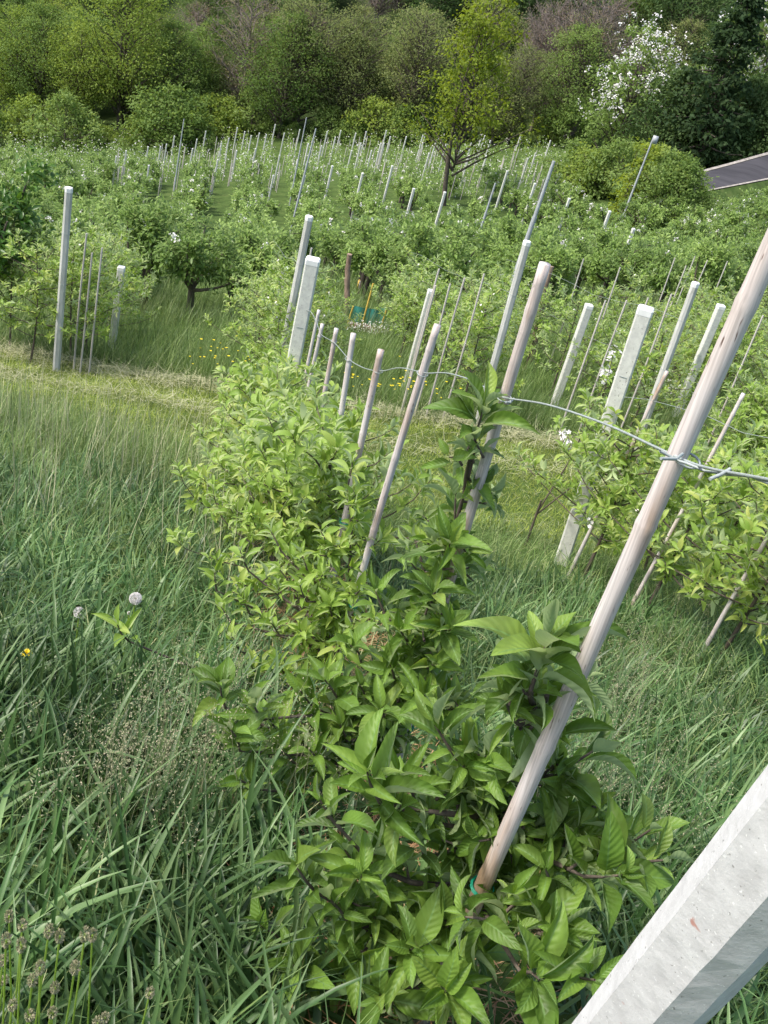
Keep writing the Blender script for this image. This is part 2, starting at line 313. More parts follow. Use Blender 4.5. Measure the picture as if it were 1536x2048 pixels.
# ------------------------------------------------------------------ grass
ROWD = np.array([-.2075, .968]); ROWD /= np.linalg.norm(ROWD); ROWN = np.array([ROWD[1], -ROWD[0]])
W0 = np.array([.426, 1.414])
def rowdist(x, y): return (x-W0[0])*ROWN[0]+(y-W0[1])*ROWN[1]
def rowalong(x, y): return (x-W0[0])*ROWD[0]+(y-W0[1])*ROWD[1]
def scatter(dens, x0, x1, y0, y1, keep=None, fr=True):
    n = int(dens*(x1-x0)*(y1-y0)); x = rng.uniform(x0, x1, n); y = rng.uniform(y0, y1, n)
    if fr:
        k = (x > -1.1-.56*y) & (x < 1.5+.46*y); x = x[k]; y = y[k]
    if keep is not None: k = keep(x, y); x = x[k]; y = y[k]
    return x, y
def blades(mb, x, y, Lm, Wm, lean=.5, droop=1.2, ns=4, nc=1, lv=.35, wind=(0, 0), r=None):
    n = len(x); az = rng.uniform(0, 6.283, n); le = np.abs(rng.normal(0, lean, n))
    d = np.stack([np.cos(az)*np.sin(le)+wind[0], np.sin(az)*np.sin(le)+wind[1], np.cos(le)], 1)
    h = np.stack([np.cos(az), np.sin(az), 0*az], 1); nn = -h + rng.normal(0, .25, (n, 3))
    L = Lm*np.clip(rng.normal(1, lv, n), .35, 1.9); 
    leaves(mb, np.stack([x, y, gz(x, y)-.01], 1), d, nn, L, Wm*rng.uniform(.5, 1.3, n), droop=rng.uniform(.1, droop, n)*1.0, fold=.25, wave=0, ns=ns, nc=nc, shape='blade', r=r)
lane0 = lambda x: 8.35 - .12*x        # near edge of the mown strip
lane1 = lambda x: 11.55 - .02*x      # far edge
def clump(x, y, s, th):
    v = np.sin(x*s+1.3)*np.sin(y*s*1.1+.5)+np.sin(x*s*2.3+y*s*1.7)*.5
    return rng.random(len(x)) < np.clip(.62+v*th, .1, 1)
def offrow(x, y):
    d = np.abs(rowdist(x, y)); return (d > .28+.12*rng.random(len(x))) | (rng.random(len(x)) < .14)
gb = MB()
x, y = scatter(2600, -3, 2.8, .15, 3.0, lambda x, y: offrow(x, y) & clump(x, y, 4, .35))
blades(gb, x, y, .26, .0135, .3, 1.6, 6, 2)
x, y = scatter(450, -3, 2.8, .15, 3.0, offrow)
blades(gb, x, y, .32, .016, .42, 2.4, 7, 2)
x, y = scatter(1700, -5, 4, 3.0, 6.2, lambda x, y: offrow(x, y) & clump(x, y, 2.5, .35))
blades(gb, x, y, .22, .0115, .42, 2.4, 5, 1)
tag(gb.build('wide_bladed_grass', GRASS_BLUE), 'blue green wide bladed grass filling the foreground beside the row', 'grass', kind='stuff')
gb = MB()
x, y = scatter(700, -3, 2.8, .6, 3.2, lambda x, y: offrow(x, y))
blades(gb, x, y, .22, .004, .35, .9, 4, 1)
x, y = scatter(1300, -5.5, 6, 3.2, 8.9, lambda x, y: offrow(x, y) & (y < lane0(x)) & clump(x, y, 2, .3) & ((x < 1) | (rng.random(len(x)) < .7)))
blades(gb, x, y, .2, .0055, .45, 1.7, 4, 1)
x, y = scatter(430, -7, -.6, 5.6, 8.9, lambda x, y: y < lane0(x)+.1)
blades(gb, x, y, .34, .005, .33, 1.2, 4, 1)
tag(gb.build('meadow_grass', GRASS_MID), 'fine green meadow grass between the near rows', 'grass', kind='stuff')
gb = MB()
x, y = scatter(3000, -7.5, 7.5, 7.3, 12, lambda x, y: (y > lane0(x)-.35+.25*rng.random(len(x))) & (y < lane1(x)))
blades(gb, x, y, .075, .005, .7, 1.2, 2, 1)
tag(gb.build('mown_grass', GRASS_MOWN), 'short yellow green mown grass of the strip across the slope', 'grass', kind='stuff')
gb = MB()   # cut hay in swaths along the far edge of the strip
n = 11000; x = rng.uniform(-7.5, 7.5, n); e = np.where(rng.random(n) < .7, lane1(x)-.15, lane1(x)-1.3)+rng.normal(0, .18, n)
b = np.stack([x, e, gz(x, e)+.03+.10*np.exp(-((e-lane1(x)+.15)/.2)**2)*rng.random(n)], 1); az = rng.uniform(0, 6.283, n)
leaves(gb, b, np.stack([np.cos(az), np.sin(az)*.5, rng.normal(.1, .25, n)], 1), np.tile([0, 0, 1.], (n, 1)), rng.uniform(.12, .35, n), .005, droop=rng.uniform(-.6, 1.5, n), wave=0, ns=3, nc=1, shape='blade')
n = 2500; x, y = scatter(60, -7.5, 7.5, 8.2, 11.5); n = len(x); az = rng.uniform(0, 6.283, n)
leaves(gb, np.stack([x, y, gz(x, y)+.05], 1), np.stack([np.cos(az), np.sin(az), 0*az+.1], 1), np.tile([0, 0, 1.], (n, 1)), rng.uniform(.08, .22, n), .004, droop=.6, wave=0, ns=2, nc=1, shape='blade')
for (a0, a1, b0, b1, nn_) in ((-3, 2.8, .3, 3.2, 900), (-5.5, 6, 3.2, 9, 2500)):
    x, y = scatter(nn_/((a1-a0)*(b1-b0)), a0, a1, b0, b1); n = len(x); az = rng.uniform(0, 6.283, n)
    leaves(gb, np.stack([x, y, gz(x, y)+rng.random(n)*.12], 1), np.stack([np.cos(az), np.sin(az), rng.normal(.4, .4, n)], 1), np.tile([0, 0, 1.], (n, 1)), rng.uniform(.1, .26, n), .0035, droop=rng.uniform(0, 1.2, n), wave=0, ns=3, nc=1, shape='blade', r=.1)
tag(gb.build('cut_hay', HAY), 'pale cut hay lying along the edge of the mown strip', 'hay', kind='stuff')
gb = MB()
x, y = scatter(330, -13, 13, 11.5, 24, lambda x, y: (y > lane1(x)-.05) & clump(x, y, 1.3, .4))
blades(gb, x, y, .45, .0075, .3, 1.1, 4, 1, wind=(.05, -.05))
x, y = scatter(500, -8, 8, 11.5, 12.6, lambda x, y: (y > lane1(x)-.05))
blades(gb, x, y, .34, .007, .35, 1.3, 4, 1)
x, y = scatter(45, -28, 28, 24, 45)
blades(gb, x, y, .5, .016, .3, 1.1, 3, 1)
tag(gb.build('bank_grass', GRASS_MID), 'tall green grass on the bank beyond the mown strip', 'grass', kind='stuff')
gb = MB()   # straw under the row
n = 6500; a = rng.uniform(-1.5, 8, n)**1; dd = rng.normal(0, .2, n)
p2 = W0[None]+ROWD[None]*a[:, None]+ROWN[None]*dd[:, None]; az = rng.uniform(0, 6.283, n)
leaves(gb, np.stack([p2[:, 0], p2[:, 1], gz(p2[:, 0], p2[:, 1])+rng.random(n)*.06], 1), np.stack([np.cos(az), np.sin(az), rng.normal(.1, .3, n)], 1), np.tile([0, 0, 1.], (n, 1)), rng.uniform(.08, .25, n), .0035, droop=rng.uniform(0, 1, n), wave=0, ns=3, nc=1, shape='blade')
for q in range(3):
    pass
tag(gb.build('straw_mulch', STRAW), 'reddish brown straw lying under the row of young trees', 'straw', kind='stuff')
# airy flowering grass panicles
def panicles(name, spots, n, H, label):
    gb = MB()
    for _ in range(n):
        cx, cy, rx, ry = spots[rng.integers(len(spots))]
        p = G(cx+rng.normal(0, rx), cy+rng.normal(0, ry), H*.8)
        hh = H*rng.uniform(.75, 1.2); z0 = gz(p[0], p[1]); ln = rng.normal(0, .07, 2)
        top = np.array([p[0]+ln[0], p[1]+ln[1], z0+hh])
        tube(gb, [[p[0], p[1], z0], [p[0]+ln[0]*.3, p[1]+ln[1]*.3, z0+hh*.5], top], [.0008, .0007, .0005], 3, cap=False)
        m = 46; t = rng.random(m)**.8; rad = .055*(1-t*.8)*rng.random(m)**.5; az = rng.uniform(0, 6.283, m)
        c = top[None]-np.array([0, 0, .17])*(1-t)[:, None]+np.stack([np.cos(az)*rad, np.sin(az)*rad, rng.normal(.01, .01, m)], 1)
        leaves(gb, c, rng.normal(0, 1, (m, 3))+[0, 0, .8], rng.normal(0, 1, (m, 3)), .0075, .0034, droop=.2, wave=0, ns=2, nc=1, pet=0)
    return tag(gb.build(name, SEED), label, 'grass', kind='stuff')
panicles('flowering_grass', [(300, 1460, 90, 60), (420, 1400, 60, 60), (260, 1530, 100, 40), (400, 1500, 60, 60), (620, 1480, 60, 50)], 150, .42, 'airy pale flowering grass heads left of the row')
panicles('flowering_grass', [(1200, 1400, 90, 90), (1330, 1320, 90, 60), (1300, 1560, 100, 60), (1150, 1560, 60, 60), (1250, 1250, 60, 50)], 190, .42, 'airy pale flowering grass heads right of the row, before the concrete post')
# upright seed stalks in the left meadow
gb = MB(); x, y = scatter(40, -7, 0, 4, 8.9); n = len(x)
leaves(gb, np.stack([x, y, gz(x, y)], 1), np.stack([rng.normal(0, .12, n), rng.normal(0, .12, n), np.ones(n)], 1), rng.normal(0, 1, (n, 3)), rng.uniform(.5, .85, n), .0035, droop=.25, wave=0, ns=4, nc=1, shape='blade', r=.9)
m2 = n; 
tag(gb.build('grass_stalks', HAY), 'thin pale flowering stalks standing above the left meadow', 'grass', kind='stuff')

# ------------------------------------------------------------------ apple tree builders (tree-local metres)
UP = np.array([0, 0, 1.])
def shoot(lb, tb, base, tip, nl, L, ns, nc, rr=.0025, spread=1., mi=0):
    base = np.asarray(base, float); tip = np.asarray(tip, float); d = nrm(tip-base)
    if tb is not None: tube(tb, [base, (base+tip)/2+rng.normal(0, .004, 3), tip], [rr*1.4, rr, rr*.7], 5, cap=False)
    t = np.linspace(.12, 1, nl)+rng.normal(0, .03, nl); b = base+(tip-base)*t[:, None]
    a = np.array([1., 0, 0]) if abs(d[0]) < .8 else np.array([0, 1., 0]); u = nrm(np.cross(d, a)); v = np.cross(d, u)
    az = np.arange(nl)*2.4+rng.random()*6.28+rng.normal(0, .25, nl); al = np.radians(66-44*np.clip(t, 0, 1)+rng.normal(0, 12, nl))*spread
    rad = np.cos(az)[:, None]*u+np.sin(az)[:, None]*v
    ld = np.cos(al)[:, None]*d+np.sin(al)[:, None]*rad+[0, 0, .32]
    n = d[None]*.9+UP*.5-rad*.3+rng.normal(0, .34, (nl, 3))
    LL = L*(1.05-.35*np.clip(t, 0, 1)**3)*rng.uniform(.5, 1.25, nl)
    leaves(lb, b, ld, n, LL, LL*rng.uniform(.33, .48, nl), droop=rng.uniform(.1, 1.5, nl)+.2*rng.random(nl), fold=rng.uniform(.15, 1.1, nl), wave=.22, ns=ns, nc=nc, mi=mi)
def curve(p0, p1, n=5, bow=.08, up=0.):
    p0 = np.asarray(p0, float); p1 = np.asarray(p1, float); t = np.linspace(0, 1, n)[:, None]; L = np.linalg.norm(p1-p0)
    o = rng.normal(0, bow*L, 3)+[0, 0, up*L]
    return p0+(p1-p0)*t+o*np.sin(np.pi*t)
def blossoms(pb, pts, s=.018):
    for p in pts:
        m = rng.integers(3, 6)
        for _ in range(m):
            c = p+rng.normal(0, .022, 3); ax = nrm(rng.normal(0, .6, 3)+[-.1, -.4, .8]); a = nrm(np.cross(ax, [1., .2, 0])); b_ = np.cross(ax, a)
            k = np.arange(5)*1.2566; dd = np.cos(k)[:, None]*a+np.sin(k)[:, None]*b_+ax*.35
            leaves(pb, np.tile(c, (5, 1)), dd, np.tile(ax, (5, 1)), s, s*.85, droop=.3, fold=.1, wave=.05, ns=3, nc=1, pet=0)
def young_tree(H, nb, L, ns, nc, spread=.42, dens=1., flowers=0, extra=None, low=.22, lm=None):
    """trunk bmesh, foliage bmesh, blossom bmesh in local coordinates"""
    tb, lb, pb = MB(), MB(), MB()
    tr = curve([0, 0, -.05], [rng.normal(0, .05), rng.normal(0, .05), H*.93], 8, .02)
    tube(tb, tr, np.linspace(.016, .004, 8), 7)
    def at(h): return tr[0]+0+np.array([np.interp(h, tr[:, 2], tr[:, k]) for k in range(3)])-tr[0]
    shoot(lb, tb, at(H*.86), at(H*.93)+[rng.normal(0, .02), rng.normal(0, .02), .07], 14, L*1.05, ns, nc)
    tips = []
    for k in range(nb):
        f = low+(.86-low)*(k+.5)/nb; p0 = at(H*f); az = k*2.4+rng.normal(0, .3)
        ln = spread*(1.1-.75*f)*rng.uniform(.6, 1.25); el = rng.uniform(.15, .75)
        p1 = p0+ln*np.array([math.cos(az)*math.cos(el), math.sin(az)*math.cos(el), math.sin(el)])
        br = curve(p0, p1, 5, .07); tube(tb, br, np.linspace(.0065, .003, 5), 5)
        d = nrm(br[-1]-br[-2]+UP*.05*0)
        shoot(lb, tb, br[-1], br[-1]+(d+[0, 0, .6])*.09, int(11*dens), L, ns, nc); tips.append(br[-1])
        for q in (1, 2, 2, 3, 3, 4):
            c = br[q]+rng.normal(0, .03, 3); dd = nrm(rng.normal(0, .7, 3)+[0, 0, .8])
            shoot(lb, None, c, c+dd*.05, int(7*dens), L*.9, ns, nc, spread=1.1); tips.append(c+dd*.06)
    for f in np.linspace(low, .85, int(nb*1.1)):
        c = at(H*f); dd = nrm(rng.normal(0, 1, 3)+[0, 0, .4]); shoot(lb, None, c, c+dd*.05, int(7*dens), L*.85, ns, nc)
    if flowers:
        idx = rng.choice(len(tips), min(flowers, len(tips)), replace=False)
        blossoms(pb, [tips[q]+dirj for q, dirj in zip(idx, rng.normal(0, .03, (len(idx), 3)))])
    return tb, lb, pb
def make_young(name, loc, label, group, H, nb, L=.085, ns=5, nc=2, lm=None, cat='apple tree', **kw):
    tb, lb, pb = young_tree(H, nb, L, ns, nc, **kw)
    o = empty(name, loc, label, cat, group)
    kid(o, tb.build('trunk', BARK, o), lb.build('foliage', lm or LEAF_YOUNG, o))
    if pb.n: kid(o, pb.build('blossom', PETAL, o))
    return o

# ------------------------------------------------------------------ stakes, posts, ties
def cane(name, base, top, rad, label, group, hollow=True, knots=5, ties=(), mt=None):
    base = np.asarray(base, float); top = np.asarray(top, float); L = np.linalg.norm(top-base); d = (top-base)/L
    o = empty(name, base, label, 'stake', group)
    mb = MB(); ts = np.linspace(0, 1, 40); rr = rad*(1.04-.12*ts)
    kn = np.linspace(.08, .93, knots)+rng.normal(0, .02, knots)
    for k in kn: rr = rr*(1+.09*np.exp(-((ts-k)/.012)**2))
    ts2 = np.unique(np.concatenate([ts]+[[k-.008, k, k+.008] for k in kn])); r2 = rad*(1.04-.12*ts2)
    for k in kn: r2 = r2*(1+.10*np.exp(-((ts2-k)/.006)**2))
    bow = rng.normal(0, .004, 3)*L
    pts = d*L*ts2[:, None]+bow*np.sin(np.pi*ts2)[:, None]
    if hollow:
        pts = np.concatenate([pts, [pts[-1]-d*.001, pts[-1]-d*.03]]); r2 = np.concatenate([r2, [rad*.6, rad*.55]])
    tube(mb, pts, r2, 14 if rad > .012 else 8)
    kid(o, mb.build('cane', mt or CANE, o))
    for h in ties:
        tb = MB(); c = d*L*h+bow*math.sin(math.pi*h); k = np.linspace(0, 2*np.pi, 14)
        u = nrm(np.cross(d, [1, .3, 0])); v = np.cross(d, u)
        for s in range(3):
            rr_ = rad*(1.18+.12*s); tube(tb, c+d*(.004*(s-1))+rr_*(np.cos(k)[:, None]*u+np.sin(k)[:, None]*v)+d*.006*np.sin(k+s)[:, None], .0018, 5, cap=False)
        kd = nrm(rng.normal(0, 1, 3)+[-.3, -.9, 0])
        for s in (-1, 1):
            e = c+kd*rad*1.2; tube(tb, [e, e+kd*.012+UP*.006*s, e+kd*.025+UP*(.014*s-.008)+u*.012*s], [.002, .002, .0015], 5)
        kid(o, tb.build('tie', TIE, o))
    return o
def prism(mb, w_, ch, z0, z1, rz, top_bev=.02, mi=0, seg=1, d=None, lean=(0, 0), rough=0):
    a = w_/2; c = ch
    prof = np.array([(-a+c, -a), (a-c, -a), (a, -a+c), (a, a-c), (a-c, a), (-a+c, a), (-a, a-c), (-a, -a+c)])
    q = np.array([[math.cos(rz), math.sin(rz)], [-math.sin(rz), math.cos(rz)]]); prof = prof@q
    zs = list(np.linspace(z0, z1-top_bev, seg+1))+[z1]; v = []
    for k, z in enumerate(zs):
        s = 1 if k < len(zs)-1 else .86
        pr = prof*s+np.array(lean)*(z-z0)
        if rough: pr = pr*(1+rng.normal(0, rough, (8, 1)))
        v += [(*p, z) for p in pr]
    n = len(zs); f = [[i*8+j, i*8+(j+1) % 8, (i+1)*8+(j+1) % 8, (i+1)*8+j] for i in range(n-1) for j in range(8)]
    b = (n-1)*8; f += [[b, b+1, b+2, b+3], [b, b+3, b+4, b+7], [b+4, b+5, b+6, b+7]]
    mb.add(v, f, None, .5, mi)
def post(loc, H, w_, label, group, rz=0, lean=(0, 0), mt=None, white=True, name='concrete_post', bands=(), ch=None, cat='post'):
    o = empty(name, loc, label, cat, group)
    mb = MB(); prism(mb, w_, w_*.16 if ch is None else ch, -.3, H-.05, rz, .001, lean=lean, seg=10); kid(o, mb.build('shaft', mt or CONC_FAR, o, smooth=False))
    mb = MB(); off = np.array(lean)*(H+.25); prism(mb, w_*1.02, w_*.16 if ch is None else ch, 0, .055, rz, .012)
    t = mb.build('painted_top', WHITE if white else (mt or CONC_FAR), o, smooth=False); t.location = (off[0], off[1], H-.052); kid(o, t)
    for h in bands:
        mb = MB(); k = np.linspace(0, 2*np.pi, 9)+math.pi/8+rz; rr = w_*.56
        tube(mb, np.stack([np.cos(k)*rr+lean[0]*(h+.3), np.sin(k)*rr+lean[1]*(h+.3), 0*k+h], 1), .0022, 4, cap=False); kid(o, mb.build('wire_band', WIREM, o))
    return o

# main row
WD = lambda k: 1.5+k
def wp(px, py, k): return PD(px, py, WD(k))
ROW = [  # wire px, top px, low px, ties, label
 ((1375, 920), (1612, 345), (940, 1830), (.12, .27), 'thick pale peeling cane stake nearest the camera, crossing the right side'),
 ((1008, 795), (1090, 527), (800, 1500), (.22, .5), 'second nearest cane stake, brown hollow cut top, tall, in the middle'),
 ((845, 747), (875, 650), (690, 1290), (.3, .1), 'third cane stake of the near row, slim with orange tan side'),
 ((757, 742), (762, 700), (690, 1040), (.42,), 'fourth cane stake of the near row, dark weathered below the wire'),
 ((697, 718), (707, 667), (652, 1040), (.5,), 'fifth cane stake of the near row, pale, straight, tied in green'),
 ((668, 682), (673, 657), (600, 1015), (), 'sixth cane stake of the near row counted from the camera'),
 ((640, 672), (645, 648), (600, 860), (), 'seventh cane stake of the near row counted from the camera'),
 ((634, 640), (638, 620), (596, 830), (), 'last cane stake of the near row, beside the flat white post'),
]
wirepts = []; stake_base = []
for k, (wpx, tpx, lpx, ties, lab) in enumerate(ROW):
    P = wp(*wpx, k); T = PY(*tpx, P[1]); Lo = PY(*lpx, P[1]+(.06 if k < 3 else 0)); d = Lo-T; s = 1.
    while (T+d*s)[2] > gz((T+d*s)[0], (T+d*s)[1])-.05 and s < 5: s += .01
    b = T+d*s; wirepts.append(P); stake_base.append(b)
    cane('cane_stake', b, T, [.0168, .0155, .0145, .017, .017, .016, .0155, .015][k], lab, 'cane stakes of the near row', knots=5, ties=ties)
# wire along the row
wpx = [(1760, 1020, -.75), (1640, 985, -.55), (1536, 958, -.33), (1440, 942, -.12), (1392, 930, -.02), (1352, 914, .0), (1215, 848, .33), (1090, 806, .7), (1012, 797, .97), (995, 790, 1.02), (940, 758, 1.4), (890, 744, 1.75), (852, 748, 1.98), (800, 733, 2.45), (764, 744, 2.97), (730, 738, 3.4), (700, 722, 3.98), (682, 700, 4.5), (668, 684, 4.98), (652, 676, 5.5), (640, 668, 6), (636, 652, 6.5), (632, 640, 7), (622, 622, 7.3), (612, 621, 7.45)]
mb = MB(); pts = np.array([PD(a, b, 1.5+k-.022) for a, b, k in wpx])
tt = np.linspace(0, len(pts)-1, len(pts)*5); ps = np.stack([np.interp(tt, range(len(pts)), pts[:, k]) for k in range(3)], 1)
ker = np.array([.25, .5, .25]); 
for _ in range(4):
    for k in range(3): ps[1:-1, k] = np.convolve(ps[:, k], ker, 'valid')
WR = .0024
wo = empty('trellis_wire', (0, 0, 0), 'grey green galvanised wire strung along the near row of cane stakes', 'wire')
tube(mb, ps, WR, 6); mb.build('strand', WIREM, wo)
# second strand wrapped next to the nearest stake, with clip tails
mb = MB(); q = [(1320, 902, -.035+.0), (1358, 922, -.02), (1372, 926, -.03), (1410, 942, -.03), (1455, 949, -.14), (1500, 952, -.22), (1536, 966, -.33), (1640, 995, -.55)]
tube(mb, [PD(a, b, 1.5+k-.028) for a, b, k in q], WR*.9, 6)
for seg in (((1365, 908, 0), (1352, 918, -.02), (1322, 917, -.04)), ((1460, 938, -.15), (1440, 950, -.16), (1420, 958, -.17)), ((1028, 797, .95), (1020, 806, .94), (1012, 804, .93))):
    mt_ = MB(); tube(mt_, [PD(a, b, 1.5+k-.03) for a, b, k in seg], WR*1.1, 6); mt_.build('clip_tail', WIREM, wo)
mb.build('second_strand', WIREM, wo)
for k, (wpx_, _, _, _, _) in enumerate(ROW):
    mb = MB(); c = wirepts[k]; an = np.linspace(0, 2*np.pi, 16); r_ = .0195
    ax = nrm(PY(*ROW[k][1], c[1])-c); u = nrm(np.cross(ax, [1, 0, 0])); v = np.cross(ax, u)
    tube(mb, c+r_*(np.cos(an)[:, None]*u+np.sin(an)[:, None]*v)+ax*.004*np.cos(an)[:, None], .002, 5, cap=False)
    mb.build('wire_loop', WIREM, wo)

# posts
pl_ = np.array([-.018, -.26]); pb_ = np.array([.447, .821])-pl_*(1.25-.02)
mb = MB()
o = empty('concrete_post', (pb_[0], pb_[1], gz(*pb_)), 'rough white concrete post close to the camera in the lower right corner', 'post')
prism(mb, .101, .024, -.3, 1.98, -.898, .02, seg=60, lean=pl_, rough=.0012); mb.build('shaft', CONC, o, smooth=False)
P = G(548, 935); end = PY(628, 517, 8.67)
post((end[0]-.03, 8.67, gz(end[0], 8.67)), end[2]-gz(end[0], 8.67), .125, 'flat broad white concrete end post at the far end of the near row', 'end posts before the mown strip', rz=R(4), bands=(1.47,), ch=.012, lean=(.01, 0))
Bq = G(1122, 1128); T = PY(1293, 615, Bq[1]); 
post(Bq, T[2]-Bq[2], .115, 'flat broad white concrete end post of the right row, with blossom at its left', 'end posts before the mown strip', rz=R(-12), bands=(.95, 1.66), ch=.012, lean=((T[0]-Bq[0])/2.4, 0))
FARP = [((112, 742), (138, 375), 'round shouldered concrete post standing alone in grass at the left edge'),
        ((548, 790), (619, 432), 'tall grey concrete post left of the flat white end post'),
        ((955, 850), (1055, 482), 'tall whitish concrete post behind the top of the central apple shoot'),
        ((1268, 905), (1392, 565), 'tall whitish concrete post between the right end post and the nearest cane')]
far_base = []
for (b_, t_, lab) in FARP:
    P = G(*b_); T = PY(*t_, P[1]); P = np.array(P); far_base.append(P)
    post(P, T[2]-P[2], .085, lab, 'posts beyond the mown strip', rz=R(rng.uniform(10, 35)), lean=((T[0]-P[0])/2.5, 0), mt=CONC_GREY, bands=(.55, 1.1, 1.7), ch=.022)
MIDP = [((242, 533), .10, 1.9, 'broad white post showing above the left bushes'), ((570, 535), .11, 1.9, 'white post top left of the tall grey post'),
        ((862, 580), .10, 1.8, 'short white post beside a stake behind the third cane'), ((1178, 609), .11, 1.9, 'short white post in the bushes left of the right end post'),
        ((1442, 610), .11, 1.9, 'white post just left of the nearest cane, wrapped in leaves'), ((1290, 612), .0, 0, '')]
for (t_, w_, H, lab) in MIDP:
    if not w_: continue
    p, H = G(*t_, H, lo=14, full=True); p[2] = gz(p[0], p[1]); post(p-[.03*H, 0, 0], H, w_, lab, 'white posts among the young trees', rz=R(8), ch=.012, lean=(.03, 0))
# thin stakes among young trees beyond the strip
ST = [(170, 466), (201, 495), (181, 505), (620, 495), (965, 547), (926, 555), (897, 567), (868, 570), (875, 537), (1165, 517), (1238, 534), (1370, 531), (1413, 520), (1340, 587), (1293, 595), (1250, 600), (1523, 630), (1388, 512), (1348, 515), (1453, 522), (1350, 460), (1480, 640), (1208, 600)]
for q, t_ in enumerate(ST):
    H = 2.0; p, H = G(*t_, H, lo=11.5, full=True); z = gz(p[0], p[1]); cane('cane_stake', (p[0]-.02, p[1], z-.05), (p[0]+.02, p[1], z+H), .012, 'thin pale stake among the young trees beyond the mown strip', 'thin stakes beyond the mown strip', hollow=False, knots=3, mt=PALEST)
# rustic wooden post behind the second cane
p = PY(1066, 702, 17.5); p[2] = gz(p[0], p[1]); T = PY(1100, 532, 17.5)
def rustic(p, T, label, r0=.07):
    o = empty('wooden_post', p, label, 'post'); mb = MB(); n = 14; t = np.linspace(-.1, 1, n)[:, None]; pts = (T-p)*t+np.stack([np.sin(t[:, 0]*7)*.015+rng.normal(0, .006, n), rng.normal(0, .006, n), 0*t[:, 0]], 1)
    tube(mb, pts, r0*(1-.25*t[:, 0])*(1+rng.normal(0, .08, n)), 9); mb.build('shaft', WOOD, o)
rustic(p, T, 'gnarled pinkish brown wooden post behind the second cane')
p = PY(690, 640, 22); p[2] = gz(p[0], p[1]); rustic(p, PY(698, 508, 22), 'weathered wooden post with dark top among trees above the teal net', .075)
# long poles
def pole(tpx, H, r_, label, lean=.06, box_=False, lo=14, name='metal_pole', Yp=None):
    p, H = G(*tpx, H, lo=lo, full=True)
    if Yp: p = PY(*tpx, Yp); H = float(p[2]-gz(p[0], p[1]))
    z = float(gz(p[0], p[1])); o = empty(name, (p[0]-lean*H, p[1], z), label, 'pole', 'slim grey poles rising above the orchard')
    mb = MB(); tube(mb, [(0, 0, -.3), (lean*H*.5, 0, H*.5), (lean*H*.72, 0, H*.72)], [r_*1.25]*3, 8); kid(o, mb.build('lower_tube', METAL, o))
    mb = MB(); tube(mb, [(lean*H*.72, 0, H*.72), (lean*H, 0, H)], [r_, r_*.85], 8); kid(o, mb.build('upper_tube', METAL, o))
    if box_:
        mb = MB(); box(mb, (lean*H+.12, 0, H-.1), .28, .2, .42); o2 = mb.build('grey_box', METAL, o); kid(o, o2)
pole((1108, 322), 4.3, .035, 'long slim metal pole rising behind the whitish post in the middle', Yp=18.5)
pole((991, 366), 4.2, .04, 'slim grey pole standing in the middle of the orchard canopy', lo=30)
pole((368, 238), 5.2, .035, 'slim grey pole at the left end of the far stakes', lo=60, lean=.03)
pole((613, 235), 5.5, .035, 'slim grey pole before the woods above the far stakes', lo=60, lean=.03)
pole((632, 257), 6.2, .04, 'slim grey pole slanting through the far white stakes', lo=45, lean=.08)
pole((1307, 275), 5.8, .05, 'grey pole with a small box at its top right of the flowering tree', lo=36, box_=True)
# white posts on the far slope
FP = [(346,271),(293,292),(249,300),(229,311),(318,292),(330,287),(391,277),(409,261),(382,296),(432,318),(455,275),(472,254),(487,262),(508,296),(548,248),(566,265),(556,309),(597,258),(614,286),(668,273),(679,260),(709,265),(719,285),(759,285),(294,329),(516,265),(543,349),(592,318),(606,350),(770,260),(765,285),(843,270),(848,267),(962,267),(967,270),(1040,265),(1098,280),(1150,290),(1068,305),(1053,315),(810,272),(778,272),(855,305),(868,285),(940,285),(978,280),(890,285),(935,310),(970,310),(730,262),(652,262),(530,268),(500,270),(440,285),(470,300),(640,290),(700,300),(740,300),
      (822,375),(884,382),(1065,365),(1133,395),(1283,367),(1213,420),(1260,455),(1010,340),(1378,345),(780,330),(720,345),(660,330)]
fp0 = None
for q, t_ in enumerate(FP):
    H = 2.3 if q < 58 else 2.9
    p, H = G(*t_, H, lo=34 if q > 57 else 60, full=True); z = float(gz(p[0], p[1])); s = rng.uniform(.9, 1.1)
    if fp0 is None:
        fp0 = post((p[0], p[1], z), H, .10, 'white post on the far slope of the orchard', 'white posts on the far slope', mt=CONC_FAR, rz=.3, lean=(.05, 0)); 
    else: copy_tree(fp0, (p[0], p[1], z), 0, (H/2.3), 'white post on the far slope of the orchard')
# small white stakes of the far young orchard
sm = empty('small_stake', (0, 0, 0), 'short white stake on the far slope before the woods', 'stake', 'short stakes on the far slope'); mb = MB(); tube(mb, [(0, 0, -.1), (.03, 0, .8), (.05, 0, 1.7)], .03, 5); kid(sm, mb.build('shaft', PALEST, sm))
first = True
for q in range(180):
    px = rng.uniform(225, 1120); top = 258+abs(px-650)/450*30; py = rng.uniform(top+6, top+75)
    p = G(px, py, 1.7, lo=50); loc = (p[0], p[1], float(gz(p[0], p[1])))
    if first: sm.location = loc; first = False
    else: copy_tree(sm, loc, rng.uniform(0, .6), rng.uniform(.8, 1.15))

